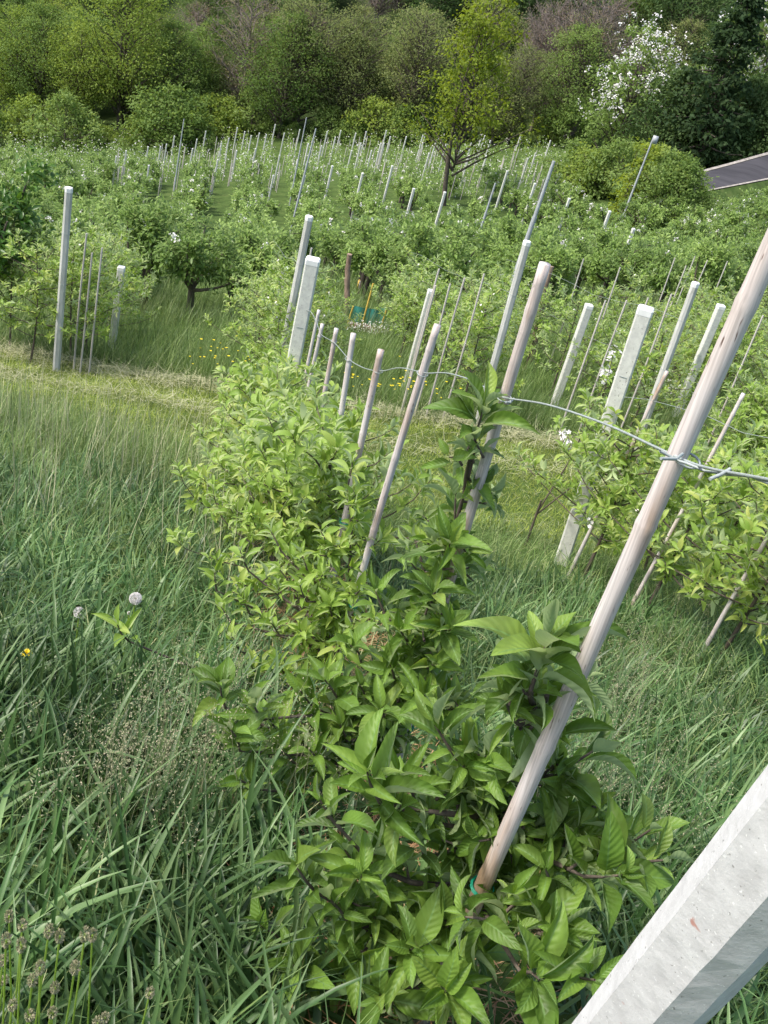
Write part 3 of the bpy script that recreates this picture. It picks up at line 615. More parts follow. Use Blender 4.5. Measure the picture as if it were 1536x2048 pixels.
# ------------------------------------------------------------------ the three near trees, shoots placed by hand
def near_tree(label, base, trunkpts, shoots, fill, L, ns, nc, lm, mainr=.013):
    o = empty('apple_tree', base, label, 'apple tree', 'young apple trees of the near row'); tb, lb = MB(), MB(); base = np.asarray(base)
    tr = np.array([base-[0, 0, .05]]+[PY(*q) for q in trunkpts])-base
    t = np.linspace(0, len(tr)-1, 24); trs = np.stack([np.interp(t, range(len(tr)), tr[:, k]) for k in range(3)], 1)
    for _ in range(3):
        for k in range(3): trs[1:-1, k] = np.convolve(trs[:, k], ker, 'valid')
    tube(tb, trs, np.linspace(mainr, .0045, 24)*(1+rng.normal(0, .06, 24)), 9)
    for (px, py, y, up, nl, ls) in shoots:
        tip = PY(px, py, y)-base
        dz = tip[2]-.55*np.linalg.norm(tip[:2]-trs[:, :2].mean(0)); k = int(np.argmin(np.abs(trs[:, 2]-max(dz, trs[2, 2]))))
        k = min(k, 20); p0 = trs[k]; L_ = np.linalg.norm(tip-p0)
        dirv = nrm(nrm(tip-p0)*(1-up)+UP*up); sb = tip-dirv*.10
        br = curve(p0, sb, 6, .05, -.03); tube(tb, br, np.linspace(min(.0085, .004+.012*L_), .0035, 6)*(1+rng.normal(0, .08, 6)), 7)
        shoot(lb, tb, sb, tip, nl, L*ls, ns, nc, .0032)
        for q in range(1, 5):
            if L_ > .12:
                c = br[q]+rng.normal(0, .008, 3); dd = nrm(rng.normal(0, .8, 3)+[0, -.1, .7]); shoot(lb, tb, c, c+dd*.035, int(rng.integers(5, 9)), L*.82, ns, nc, .003, 1.1)
                if rng.random() < .6: c = c+rng.normal(0, .03, 3); dd = nrm(rng.normal(0, .8, 3)+[0, -.1, .7]); shoot(lb, tb, c, c+dd*.05, int(rng.integers(5, 9)), L*.85, ns, nc, .003, 1.1)
    for _ in range(fill):
        k = rng.integers(3, 21); c = trs[k]; dd = nrm(rng.normal(0, 1, 3)+[0, 0, .3]); c2 = c+dd*rng.uniform(.02, .09); tube(tb, [c, c2], [.004, .003], 5); shoot(lb, tb, c2, c2+dd*.04, int(rng.integers(5, 9)), L*.85, ns, nc, .003, 1.1)
    tb.build('trunk', BARK, o); lb.build('foliage', lm, o); return o
b1 = stake_base[0]+np.array([-.06, .03, 0]); b1[2] = gz(b1[0], b1[1])
near_tree('nearest young apple tree with big glossy leaves, tied to the thick pale cane', b1, [(895, 1900, 1.56), (960, 1720, 1.58), (1035, 1580, 1.58), (1080, 1470, 1.56), (1094, 1390, 1.5)],
  [(1092, 1290, 1.42, .9, 14, 1.3), (1010, 1400, 1.45, .3, 8, 1.1), (870, 1450, 1.55, .4, 9, 1.0), (735, 1545, 1.42, .55, 12, 1.25), (1035, 1590, 1.60, .5, 11, 1.0), (1245, 1750, 1.38, .3, 11, 1.1), (1190, 1500, 1.6, .3, 7, 1.15),
   (590, 1730, 1.45, .4, 12, .95), (690, 1700, 1.5, .4, 9, .9), (585, 1930, 1.42, .3, 12, .95), (890, 1985, 1.25, .3, 12, 1.1), (1010, 1790, 1.6, .4, 9, 1.0), (820, 1660, 1.48, .5, 9, .9), (1130, 1880, 1.3, .3, 9, 1.0), (720, 1850, 1.45, .4, 9, .95),
   (1080, 1960, 1.2, .3, 9, 1.1), (1160, 1660, 1.6, .4, 8, 1.0), (930, 1560, 1.55, .5, 9, .95), (890, 1840, 1.40, .5, 8, .95), (760, 1990, 1.3, .4, 8, 1.0), (1300, 1660, 1.5, .5, 7, .8), (1330, 1720, 1.42, .3, 8, .9), (800, 1550, 1.5, .5, 9, .95), (950, 1680, 1.58, .4, 9, 1.0), (1085, 1730, 1.6, .4, 9, 1.0), (660, 1800, 1.42, .4, 9, .9), (820, 1900, 1.3, .4, 9, 1.0), (1190, 1960, 1.2, .4, 8, 1.0), (960, 1910, 1.5, .4, 9, 1.0), (640, 1600, 1.5, .4, 8, .85), (520, 1850, 1.5, .3, 8, .8)], 4, .118, 9, 4, LEAF_NEAR, .012)
b2 = stake_base[1]+np.array([.03, .05, 0]); b2[2] = gz(b2[0], b2[1])
near_tree('second apple tree of the near row, its top shoot rising above the wire', b2, [(800, 1480, 2.5), (850, 1290, 2.48), (893, 1100, 2.46), (920, 1020, 2.45), (950, 900, 2.44)],
  [(968, 815, 2.34, .95, 13, 1.35), (912, 985, 2.45, .7, 10, 1.05), (900, 1085, 2.30, .4, 11, 1.1), (870, 1185, 2.28, .4, 9, 1.0), (900, 1260, 2.25, .3, 9, 1.0), (800, 1260, 2.35, .4, 10, 1.0), (750, 1180, 2.5, .5, 10, 1.0), (870, 1330, 2.3, .3, 9, 1.0),
   (700, 1290, 2.4, .5, 10, 1.0), (760, 1420, 2.2, .4, 10, 1.0), (680, 1450, 2.25, .5, 9, 1.0), (600, 1380, 2.3, .4, 10, 1.0), (440, 1365, 2.15, .7, 12, 1.0), (462, 1460, 2.05, .6, 12, 1.0), (540, 1440, 2.15, .5, 10, 1.0), (620, 1500, 2.1, .5, 8, .9), (960, 1120, 2.5, .4, 8, 1.0), (830, 1080, 2.5, .5, 8, 1.0), (780, 1330, 2.3, .4, 9, 1.0), (650, 1360, 2.3, .4, 9, 1.0), (850, 1390, 2.2, .4, 9, 1.0), (720, 1370, 2.3, .5, 9, 1.0), (560, 1500, 2.1, .4, 9, .9), (500, 1400, 2.1, .5, 9, .95), (900, 1180, 2.45, .4, 8, 1.0),
   (960, 1420, 2.2, .4, 8, .9), (480, 1560, 2.0, .3, 9, .8)], 14, .11, 8, 4, LEAF_NEAR, .011)
b3 = stake_base[2]+np.array([-.04, .04, 0]); b3[2] = gz(b3[0], b3[1])
near_tree('third apple tree of the near row, one long twig reaching out over the left grass', b3, [(640, 1470, 3.5), (690, 1250, 3.45), (700, 1120, 3.42), (705, 1010, 3.42)],
  [(705, 925, 3.4, .9, 11, 1.05), (640, 1060, 3.4, .5, 10, 1.0), (760, 1080, 3.4, .4, 9, 1.0), (600, 1170, 3.3, .5, 10, 1.0), (540, 1240, 3.25, .5, 10, 1.0), (460, 1270, 3.2, .5, 9, .95), (660, 1210, 3.3, .5, 10, 1.0), (560, 1330, 3.1, .4, 9, 1.0), (480, 1190, 3.4, .5, 9, .9), (720, 1180, 3.3, .4, 8, 1.0),
   (235, 1250, 2.75, .5, 8, 1.1), (600, 1100, 3.5, .5, 9, .95), (430, 1140, 3.4, .8, 10, .85), (650, 1340, 3.1, .4, 9, .9), (540, 1060, 3.5, .4, 9, .95), (600, 1260, 3.2, .4, 9, 1.0), (500, 1330, 3.1, .4, 9, .95), (680, 1290, 3.2, .4, 9, 1.0), (560, 1140, 3.4, .4, 9, .95), (440, 1210, 3.3, .5, 9, .9), (750, 1240, 3.2, .4, 9, .95), (620, 1400, 3.0, .4, 8, .95), (480, 1100, 3.5, .5, 9, .9)], 12, .1, 7, 4, LEAF_YOUNG, .011)
# row trees four to eight
names = ['fourth', 'fifth', 'sixth', 'seventh', 'eighth']
protoA = []
for k in range(3, 8):
    b_ = stake_base[k]+np.array([-.2, .22, 0]); b_[2] = gz(b_[0], b_[1])
    o = make_young('apple_tree', b_, names[k-3]+' young apple tree of the near row counted from the camera', 'young apple trees of the near row', [.98, 1.04, 1.0, 1.08, 1.12][k-3], 24, .115, 6, 2, spread=.66, flowers=2 if k == 7 else 0)
    protoA.append(o)
for k, (px, py) in enumerate([(480, 1010), (520, 880), (540, 1000), (520, 1110)]):
    p = G(px, py+110, 0, lo=3); o = copy_tree(protoA[k], (p[0], p[1], float(gz(p[0], p[1]))), 2+k, .72, ['low leafy apple shoot clump at the left end of the near row', 'slender apple sapling left of the near row in front of the mown strip', 'low apple sapling between the sixth tree and the left meadow', 'leafy sapling tucked against the left side of the near row'][k])
# right row
RR = [((1165, 1182), (1350, 737)), ((1338, 1268), None), ((1442, 1345), None)]
dv = (np.array(Bq[:2])); pr = []
lab = ['apple tree beside the right end post, white blossom on its left twigs', 'second apple tree of the right row, behind the nearest cane', 'third apple tree of the right row, its lean stake base in the grass', 'apple tree at the right edge, stake foot showing', 'leafy apple tree cut by the right frame edge', 'lowest apple tree at the right edge of the picture']
for k in range(6):
    p2 = Bq[:2]+np.array([.22, -.72])*(k+.55)*.95+[.12*k, 0]; z = float(gz(*p2))
    H = [1.35, 1.38, 1.35, 1.3, 1.3, 1.3][k]
    o = make_young('apple_tree', (p2[0], p2[1], z), lab[k], 'young apple trees of the right row', H, 26, .112, 6, 2, spread=.8, flowers=5 if k == 0 else 0)
    pr.append(o); T = np.array([p2[0]+.06, p2[1], z+1.75-.03*k]); 
    cane('cane_stake', (p2[0]-.12, p2[1]-.02, z-.05), T, .014, 'slim pinkish cane stake holding '+['the tree beside the right end post', 'the second tree of the right row', 'the third tree of the right row', 'the fourth tree of the right row', 'the tree cut by the right frame edge', 'the lowest tree at the right edge'][k], 'cane stakes of the right row', knots=4)
def wire(pts, label, r_=.0018):
    o = empty('trellis_wire', (0, 0, 0), label, 'wire'); m = MB(); tube(m, np.array(pts), r_, 4); m.build('strand', WIREM, o)
wire([(Bq[0]+.22*k+.03*k*k*.2, Bq[1]-.72*k, float(gz(Bq[0]+.22*k, Bq[1]-.72*k))+1.5+(.02 if k % 2 else -.01)) for k in np.arange(0, 6.1, .5)], 'thin wire running from the right end post toward the right frame edge')
for q, fb in enumerate(far_base):
    for hh in (1.1, 1.7): wire([(fb[0]+ROWD[0]*k, fb[1]+ROWD[1]*k, float(gz(fb[0]+ROWD[0]*k, fb[1]+ROWD[1]*k))+hh) for k in range(0, 9)], ('upper' if hh > 1.5 else 'lower')+' wire running away from the '+['post at the left edge', 'tall grey post behind the flat white post', 'whitish post behind the central shoot', 'whitish post right of the right end post'][q], .002)
# blossom twig left of the end post
for (px, py, dy) in ((1222, 720, 0), (1130, 872, -.4)):
    pass
tw = empty('blossoming_twig_tree', (Bq[0]-.25, Bq[1]+.45, float(gz(Bq[0]-.25, Bq[1]+.45))), 'thin apple sapling with white blossom left of the right end post', 'apple tree')
tb, lb, pb = MB(), MB(), MB(); base = np.array(tw.location)
for path, fl in ((((1150, 905), (1180, 820), (1215, 760), (1228, 700)), ((1222, 715), (1215, 745), (1205, 737), (1230, 700), (1212, 760), (1235, 755))), (((1160, 960), (1150, 910), (1134, 870)), ((1132, 868), (1136, 888), (1125, 862), (1142, 890)))):
    pp = [np.array([0, 0, .3])]+[PY(*q, base[1])-base for q in path]; tube(tb, pp, np.linspace(.008, .002, len(pp)), 5)
    for q in fl: blossoms(pb, [PY(*q, base[1]+rng.normal(0, .03))-base], .024)
    for a_, b_ in zip(pp[1:], pp[2:]):
        for u in (0, .3, .6, .9): c = a_+(b_-a_)*u; dd = nrm(rng.normal(0, .8, 3)+[0, 0, .5]); shoot(lb, None, c, c+dd*.05, 6, .065, 5, 2)
tube(tb, [(0, 0, -.05), (0.01, 0, .45)], [.012, .009], 6)
tb.build('trunk', BARK, tw); lb.build('foliage', LEAF_YOUNG, tw); pb.build('blossom', PETAL, tw)
for k, (px, py) in enumerate([(1150, 1165), (1290, 1140), (1400, 1210), (1490, 1240)]):
    if k == 0: continue
    p = G(px, py, 0, lo=4); copy_tree(pr[k], (p[0], p[1], float(gz(p[0], p[1]))), 2+k*1.3, .85, ['bushy apple sapling in front of the foot of the right end post', 'bushy apple sapling just right of the right end post', 'apple sapling filling the right row behind the nearest cane', 'apple sapling filling the right row near the frame edge'][k])
# next row at the far right, in part inside the frame
for k, (px, py) in enumerate([(1500, 1010), (1560, 1080), (1530, 930), (1440, 985)]):
    p = G(px, py, 0, lo=4); copy_tree(pr[k], (p[0], p[1], float(gz(p[0], p[1]))), 1+k*1.7, 1.0, ['apple tree of the outermost right row, mid height at the frame edge', 'apple tree of the outermost right row, half outside the frame', 'apple tree of the outermost right row next to the mown strip', 'small apple tree right of the second tree of the right row'][k])

# ------------------------------------------------------------------ young rows beyond the strip
protoB = []
for k in range(6):
    o = make_young('apple_tree', (0, 0, 0), 'young apple tree in the rows just beyond the mown strip', 'young apple trees beyond the mown strip', rng.uniform(1.5, 1.9), 20, .10, 4, 2, spread=.8, dens=1.1, flowers=rng.integers(0, 4), low=.2)
    protoB.append(o)
used = set(); nrow = 0
def put(protos, loc, rz, s, label=None, group=None):
    q = rng.integers(len(protos)); o = protos[q]
    if o.name not in used:
        used.add(o.name); o.location = [float(v) for v in loc]; o.rotation_euler = (0, 0, rz); o.scale = (s, s, s)
        if label: o['label'] = label
        return o
    return copy_tree(o, loc, rz, s, label, group)
FB = [far_base[0], far_base[1], far_base[2], far_base[3]]; FB.insert(0, FB[0]-[2.7, 0, 0]); FB.append(FB[-1]+np.array([2.6, .3, 0])); FB.append(FB[-1]+np.array([2.6, .3, 0]))
for r_, fb in enumerate(FB):
    n = [6, 6, 5, 8, 9, 9, 9][r_]
    for k in range(n):
        if rng.random() < .1: continue
        p2 = fb[:2]+ROWD*(k*.95+.55)+rng.normal(0, .05, 2)
        if r_ in (3, 4) and 2 <= k <= 4 and rng.random() < .5: continue
        s = rng.uniform(.8, 1.12)*(1.05 if r_ < 2 else .95)
        put(protoB, (p2[0], p2[1], float(gz(*p2))), rng.uniform(0, 6.28), s)
        if rng.random() < .3 and nrow < 2:
            nrow += 1; z = float(gz(*p2)); cane('cane_stake', (p2[0]-.05, p2[1]-.05, z), (p2[0]+.05, p2[1]-.05, z+rng.uniform(1.7, 2.2)), .012, 'thin pale stake among the young trees beyond the mown strip', 'thin stakes beyond the mown strip', hollow=False, knots=3, mt=PALEST)

for px, py, s in [(175, 720, .95), (60, 725, .95), (225, 690, .9), (20, 700, 1.0), (140, 670, 1.0), (200, 640, 1.0), (535, 800, .8), (505, 765, .85), (560, 745, 1.0), (540, 705, 1.0), (875, 775, .85), (925, 790, .85), (850, 735, .9), (950, 745, 1.0), (900, 720, 1.0),
        (640, 745, .8), (800, 715, .9), (1150, 770, .75), (1185, 735, .85), (1230, 790, .7), (1300, 830, .7), (1345, 800, .9), (1400, 790, .9), (1450, 810, .9), (1500, 780, 1.0), (1420, 740, 1.0), (1350, 745, 1.0)]:
    p = G(px, py, 0, lo=9); put(protoB, (p[0], p[1], float(gz(p[0], p[1]))), rng.uniform(0, 6.28), s)

# ------------------------------------------------------------------ old orchard trees
def old_tree(H, Rr, nleaf, L, flowers, ns=3, twigs=26, trunk=.09, mess=.22, fs=.06):
    tb, lb, pb = MB(), MB(), MB()
    h0 = H*.25; tube(tb, curve([0, 0, -.2], [0, 0, h0], 4, .03), [trunk, trunk*.85, trunk*.8, trunk*.75], 8, cap=False)
    ends = []
    for k in range(6):
        az = k*1.05+rng.normal(0, .2); el = rng.uniform(.35, 1.2); ln = rng.uniform(.5, .85)
        e = np.array([math.cos(az)*math.cos(el)*Rr*ln, math.sin(az)*math.cos(el)*Rr*ln, h0+math.sin(el)*(H-h0)*.75*ln])
        br = curve([0, 0, h0*.9], e, 6, .07); tube(tb, br, np.linspace(trunk*.5, trunk*.12, 6), 6)
        for _ in range(twigs//6):
            t = rng.uniform(.35, 1); c = br[0]+(br[-1]-br[0])*t; dd = nrm(rng.normal(0, .8, 3)+[0, 0, .7])*rng.uniform(.25, .6)*Rr*.5
            tube(tb, curve(c, c+dd, 3, .1), [trunk*.12, trunk*.08, trunk*.04], 4, cap=False); ends += [c+dd*u for u in (.3, .6, .85, 1.05)]
    ends = np.array(ends); ei = rng.integers(len(ends), size=nleaf); ev = rng.uniform(0, .9, len(ends))[ei]; c = ends[ei]+rng.normal(0, mess*Rr*.36, (nleaf, 3))
    c[:, 2] = np.clip(c[:, 2], h0*.55, H*1.08)
    ax = np.stack([c[:, 0], c[:, 1], c[:, 2]-H*.45], 1)
    d = nrm(ax)+rng.normal(0, .8, (nleaf, 3)); n = nrm(ax)*.5+UP*.8+rng.normal(0, .45, (nleaf, 3))
    cl = ev*.7+.15+rng.normal(0, .17, nleaf)
    leaves(lb, c, d, n, L*rng.uniform(.7, 1.25, nleaf), L*.5, droop=rng.uniform(.2, 1, nleaf), fold=.3, wave=.1, ns=ns, nc=1 if ns < 3 else 2, pet=.0, r=np.clip(cl, 0, 1))
    if flowers:
        cc = ends[rng.integers(len(ends), size=flowers)]+rng.normal(0, .09*Rr, (flowers, 3))
        cc = cc[rng.integers(max(3, flowers//3), size=flowers)]+rng.normal(0, .06, (flowers, 3)) if flowers > 6 else cc
        m = len(cc)*4; c4 = np.repeat(cc, 4, 0)+rng.normal(0, .03, (m, 3))
        leaves(pb, c4, rng.normal(0, 1, (m, 3)), rng.normal(0, .5, (m, 3))+[0, -.5, .8], fs, fs*.85, droop=.3, wave=0, ns=2, nc=1, pet=0)
    return tb, lb, pb
def make_old(name, label, cat, group, args, lm=LEAF_OLD, bark=BARK_F, pm=PETAL, part=('trunk', 'crown', 'blossom')):
    tb, lb, pb = old_tree(**args); o = empty(name, (0, 0, 0), label, cat, group)
    kid(o, tb.build(part[0], bark, o))
    if lb.n: kid(o, lb.build(part[1], lm, o))
    if pb.n: kid(o, pb.build(part[2], pm, o))
    return o
OL = 'full grown apple tree in the dense canopy of the lower orchard'; OG = 'full grown apple trees of the lower orchard'
protoC = [make_old('apple_tree', OL, 'apple tree', OG, dict(H=rng.uniform(2.7, 3.2), Rr=rng.uniform(1.35, 1.7), nleaf=2900, L=.125, flowers=int(fl), ns=3)) for fl in (6, 18, 0, 30, 10, 3)]
protoD = [make_old('apple_tree', OL, 'apple tree', OG, dict(H=rng.uniform(2.7, 3.2), Rr=rng.uniform(1.35, 1.7), nleaf=1500, L=.19, flowers=int(fl), ns=2, fs=.1)) for fl in (6, 20, 0, 36, 12, 3)]
cand = []
for rr_ in np.arange(-22, 24):
    for kk in range(60):
        a = 8+kk*2.0+rng.normal(0, .25); off = rr_*3.3+rng.normal(0, .2)+rng.normal(0, .15)
        p2 = W0+ROWD*a+ROWN*off; x_, y_ = p2
        edge = 20.2+.10*x_ + (2.2 if x_ > 1.5 else 0)
        if not (edge < y_ < 72): continue
        if not (-2.5-.56*y_ < x_ < 3+.46*y_): continue
        cand.append((y_, x_))
cand.sort()
rd = np.array([A.mean(0), B.mean(0)])
def onroad(x, y): return y > 57+(x-12)*1.0 and x > 9 and y > 56
for px, py, s_ in ((375, 642, .95), (455, 632, .9), (290, 625, 1.0), (560, 600, .95)):
    p = G(px, py, 0, lo=12); put(protoC, (p[0], p[1], float(gz(p[0], p[1]))), rng.uniform(0, 6.28), s_, {375: 'apple tree with a dark bare trunk at the back of the left grass', 455: 'apple tree right of the dark trunked tree behind the left grass', 290: 'apple tree left of the dark trunked tree behind the left grass', 560: 'apple tree behind the tall grey post left of the flat white post'}[px])
put_n = 0; rest = []; GT = PY(905, 345, 68)
for (y_, x_) in cand:
    if onroad(x_, y_): continue
    z = float(gz(x_, y_))
    gx, gy = GT[0]*y_/GT[1], GT[1]
    if gy-9 < y_ < gy+3 and abs(x_-gx) < 1.9: continue
    if put_n < 172: put(protoC if y_ < 34+rng.normal(0, 2) else protoD, (x_, y_, z), rng.uniform(0, 6.28), rng.uniform(.82, 1.12)); put_n += 1
    else: rest.append((x_, y_, z))
for q in range(24):
    f = rng.uniform(.0, len(A2)-1.001); k = int(f); e = A2[k]+(A2[k+1]-A2[k])*(f-k); dpt = A3[k]+(A3[k+1]-A3[k])*(f-k); u = rng.uniform(.45, 1.15)
    p = e+(dpt-e)*u; s_ = float(np.clip((e[2]-p[2]+.15)/3.0, .22, .95))
    put(protoD, (p[0], p[1], p[2]-.1), rng.uniform(0, 6.28), s_, 'full grown apple tree on the bank just below the road', 'apple trees on the bank below the road')
# far part of the orchard, past 300 of the kind: one mass
def leafmass(spots, hts, rads, nl, L, name, label, fl=0, gap=0):
    lb, pb = MB(), MB()
    for (x_, y_, z) in spots:
        H = rng.uniform(*hts); Rr = rng.uniform(*rads); v = rng.normal(0, 1, (nl, 3)); v = nrm(v)*rng.random((nl, 1))**.4
        c = np.array([x_, y_, z+H*.58])+v*[Rr, Rr, H*.48]+np.sin(v*5+x_)*.12
        leaves(lb, c, rng.normal(0, 1, (nl, 3))+v, v*.5+UP*.8+rng.normal(0, .4, (nl, 3)), L*rng.uniform(.7, 1.3, nl), L*.55, droop=.5, fold=.2, wave=.1, ns=2, nc=1, pet=0, r=np.clip(rng.normal(.5, .2, nl)+rng.normal(0, .12), 0, 1))
        if fl:
            m = rng.poisson(fl); c = np.array([x_, y_, z+H*.6])+nrm(rng.normal(0, 1, (m, 3)))*[Rr, Rr, H*.5]
            if m: leaves(lb, c, rng.normal(0, 1, (m, 3)), rng.normal(0, .5, (m, 3))+[0, -.6, .8], .12, .10, droop=.3, wave=0, ns=2, nc=1, pet=0, mi=1)
    return tag(lb.build(name, [LEAF_OLD, PETAL]), label, 'orchard', kind='stuff')
for q in range(150):
    f = rng.uniform(.0, len(A2)-1.001); k = int(f); e = A2[k]+(A2[k+1]-A2[k])*(f-k); dpt = A3[k]+(A3[k+1]-A3[k])*(f-k); p = e+(dpt-e)*rng.uniform(.22, 1.1)
    rest.append((p[0], p[1], e[2]-2.3-rng.uniform(0, .45)))
for q in range(34):
    x_ = A[0][0]-rng.uniform(-.2, 3.2); y_ = rng.uniform(57.5, 67); rest.append((x_, y_, max(float(gz(x_, y_)), A[0][2]+(B[0][2]-A[0][2])*float(np.clip((y_-A[0][1])/(B[0][1]-A[0][1]), -.5, 1))-1.9-(A[0][0]-x_)*.25)))
def merged(spots, protos, name, label, smin, smax):
    out = MB()
    for (x_, y_, z) in spots:
        src = protos[rng.integers(len(protos))]; a = rng.uniform(0, 6.28); c_, s_ = math.cos(a), math.sin(a); k = rng.uniform(smin, smax); q = np.array([[c_, s_, 0], [-s_, c_, 0], [0, 0, 1]])*k; off = rng.normal(0, .16)
        for part, mi in zip(src, (2, 0, 1)):
            if part.n:
                v = np.concatenate(part.v); out.add(v@q+[x_, y_, z], np.concatenate(part.f), None, np.clip(np.concatenate(part.r)+off, 0, 1), mi)
    return tag(out.build(name, [LEAF_OLD, PETAL, BARK_F]), label, 'orchard', kind='stuff')
protoE = [old_tree(H=rng.uniform(2.6, 3.1), Rr=rng.uniform(1.3, 1.55), nleaf=950, L=.20, flowers=int(fl), ns=2, twigs=12, fs=.1) for fl in (4, 16, 28, 8)]
merged(rest, protoE, 'distant_orchard', 'farther mass of apple trees below the far slope', .8, 1.1)
sp = []
for rr_ in np.arange(-30, 24):
    for kk in range(26):
        y_ = 71+kk*1.15+rng.normal(0, .15); x_ = rr_*1.9-.21*(y_-71)+rng.normal(0, .2)
        if y_ < 97 and -2-.52*y_ < x_ < 2+.40*y_ and not onroad(x_, y_): sp.append((x_, y_, float(gz(x_, y_))))
leafmass(sp, (1.0, 1.6), (.42, .7), 60, .17, 'far_slope_orchard', 'young whitish green orchard rows on the far slope before the woods', 6)

# two darker near-by trees at the picture's edges
LEAF_DARK = leafmat('cherry_leaf', [(.03, .085, .012), (.06, .14, .02), (.11, .2, .035)], back=(.16, .26, .08), transl=.3, rough=.4)
o = make_old('cherry_tree', 'dark green drooping leaved cherry tree at the left edge', 'cherry tree', None, dict(H=3.1, Rr=1.25, nleaf=3600, L=.12, flowers=0, ns=4), lm=LEAF_DARK)
p = G(-25, 690, 0, lo=10); o.location = (float(p[0]), float(p[1]), float(gz(p[0], p[1])))
o = make_old('shrub', 'dark dense rounded shrub at the right edge behind the nearest cane', 'shrub', None, dict(H=3.4, Rr=1.7, nleaf=9000, L=.07, flowers=0, ns=2), lm=LEAF_DARK)
p = PY(1545, 640, 24.5); o.location = (float(p[0]), float(p[1]), float(gz(p[0], p[1]))-.1)

# ------------------------------------------------------------------ woods
def wood_tree(H, Rr, nleaf, L, shape='round', trunkh=.22, tr=.2, clumps=60, bare=False, twig=0, fl=0):
    tb, lb, pb = MB(), MB(), MB()
    tube(tb, curve([0, 0, -.5], [rng.normal(0, .3), rng.normal(0, .3), H*.9], 7, .02), np.linspace(tr, tr*.15, 7), 7, cap=False)
    cs = []; lop = rng.uniform(.3, 1)
    for k in range(clumps):
        f = (k+.5)/clumps; h = H*(trunkh+(1-trunkh)*f*.97)
        if shape == 'round': rad = Rr*math.sin(math.pi*min(1, (f*.86+.12)))**.6
        elif shape == 'cone': rad = Rr*(1-f)**.8+.25
        elif shape == 'column': rad = Rr*(.9-.5*f)*(.7+.5*math.sin(f*19)**2)
        else: rad = Rr*(.35+.65*f**.6)*math.sqrt(max(.05, 1-f**6))
        az = k*2.4+rng.normal(0, .3); q = rad*rng.uniform(.35, 1.12)*(1+.22*math.sin(az+f*7)*lop)
        e = np.array([math.cos(az)*q, math.sin(az)*q, h+rng.normal(0, .3)]); cs.append((e, rad))
        s = np.array([0, 0, max(.3, h-q*(.75 if shape != 'cone' else -.1))]); tube(tb, curve(s, e, 4, .06), np.linspace(tr*.45*(1-f*.6), .025, 4), 4, cap=False)
        if twig:
            for _ in range(twig):
                dd = nrm(rng.normal(0, .7, 3)+[math.cos(az)*.6, math.sin(az)*.6, .8])*rng.uniform(.6, 1.5); c0 = s+(e-s)*rng.uniform(.5, 1)
                tube(tb, [c0, c0+dd*.6+rng.normal(0, .05, 3), c0+dd], [.022, .015, .008], 3, cap=False)
    if nleaf:
        C_ = np.array([c for c, _ in cs]); Rd = np.array([max(.4, min(1.2, r*.27)) for _, r in cs]); idx = rng.integers(len(C_), size=nleaf)
        off = rng.normal(0, 1, (nleaf, 3))*Rd[idx][:, None]*[.62, .62, .42 if shape != 'cone' else .22]
        if shape == 'cone': off[:, 2] -= np.abs(off[:, 0])*.4
        c = C_[idx]+off; cv = rng.normal(.5, .22, len(C_))[idx]+rng.normal(0, .14, nleaf)
        d = rng.normal(0, .8, (nleaf, 3))+nrm(off)*.7; n = UP*.9+nrm(off)*.5+rng.normal(0, .45, (nleaf, 3))
        leaves(lb, c, d, n, L*rng.uniform(.6, 1.35, nleaf), L*rng.uniform(.5, .8, nleaf), droop=.6, fold=.25, wave=.15, ns=2, nc=1, pet=0, r=np.clip(cv, 0, 1))
        if fl:
            C2 = C_[int(len(C_)*.3):]; cc = C2[rng.integers(len(C2), size=fl)]+rng.normal(0, .42, (fl, 3)); ax = cc-[0, 0, H*.45]; cc = cc+nrm(ax)*.35
            m = fl*5; c5 = np.repeat(cc, 5, 0)+rng.normal(0, .09, (m, 3)); leaves(pb, c5, rng.normal(0, 1, (m, 3)), rng.normal(0, .5, (m, 3))+[0, -.6, .8], .17, .13, droop=.3, wave=0, ns=2, nc=1, pet=0)
    return tb, lb, pb
def wl(name, cols, **kw): return leafmat(name, cols, transl=.4, rough=.7, spec=.15, objvar=.4, **kw)
LY = wl('spring_leaf', [(.12, .18, .035), (.20, .275, .055), (.30, .37, .09)])
LYY = wl('golden_leaf', [(.12, .17, .02), (.20, .26, .035), (.30, .35, .06)])
LM = wl('wood_leaf', [(.08, .14, .035), (.145, .22, .055), (.23, .31, .10)])
LO = wl('olive_leaf', [(.11, .15, .05), (.175, .215, .075), (.25, .28, .11)])
LD = wl('dark_leaf', [(.04, .08, .025), (.08, .135, .045), (.135, .195, .07)])
LRD = wl('reddish_bud', [(.17, .10, .075), (.21, .17, .11), (.17, .20, .075)])
LN = wl('needles', [(.025, .05, .02), (.045, .08, .03), (.075, .115, .042)])
def mk(label, lm, bark=BARK_F, cat='tree', name='broadleaf_tree', group='trees of the wood', **kw):
    tb, lb, pb = wood_tree(**kw); o = empty(name, (0, 0, 0), label, cat, group); kid(o, tb.build('trunk', bark, o))
    if lb.n: kid(o, lb.build('crown', lm, o))
    if pb.n: kid(o, pb.build('blossom', PETAL, o))
    return o
NF = 11500
T_Y = [mk('light spring green broadleaf tree among the front trees of the wood', LY, H=12, Rr=4.2, nleaf=NF+2500, L=.215, shape='round', clumps=130), mk('light spring green broadleaf tree among the front trees of the wood', LY, H=10, Rr=3.8, nleaf=NF, L=.215, shape='vase', clumps=120)]
T_M = [mk('mid green broadleaf tree in the wood behind the orchard', LM, H=11, Rr=4, nleaf=NF, L=.215, clumps=120), mk('mid green broadleaf tree in the wood behind the orchard', LM, H=9, Rr=3.8, nleaf=NF, L=.215, shape='vase', clumps=120)]
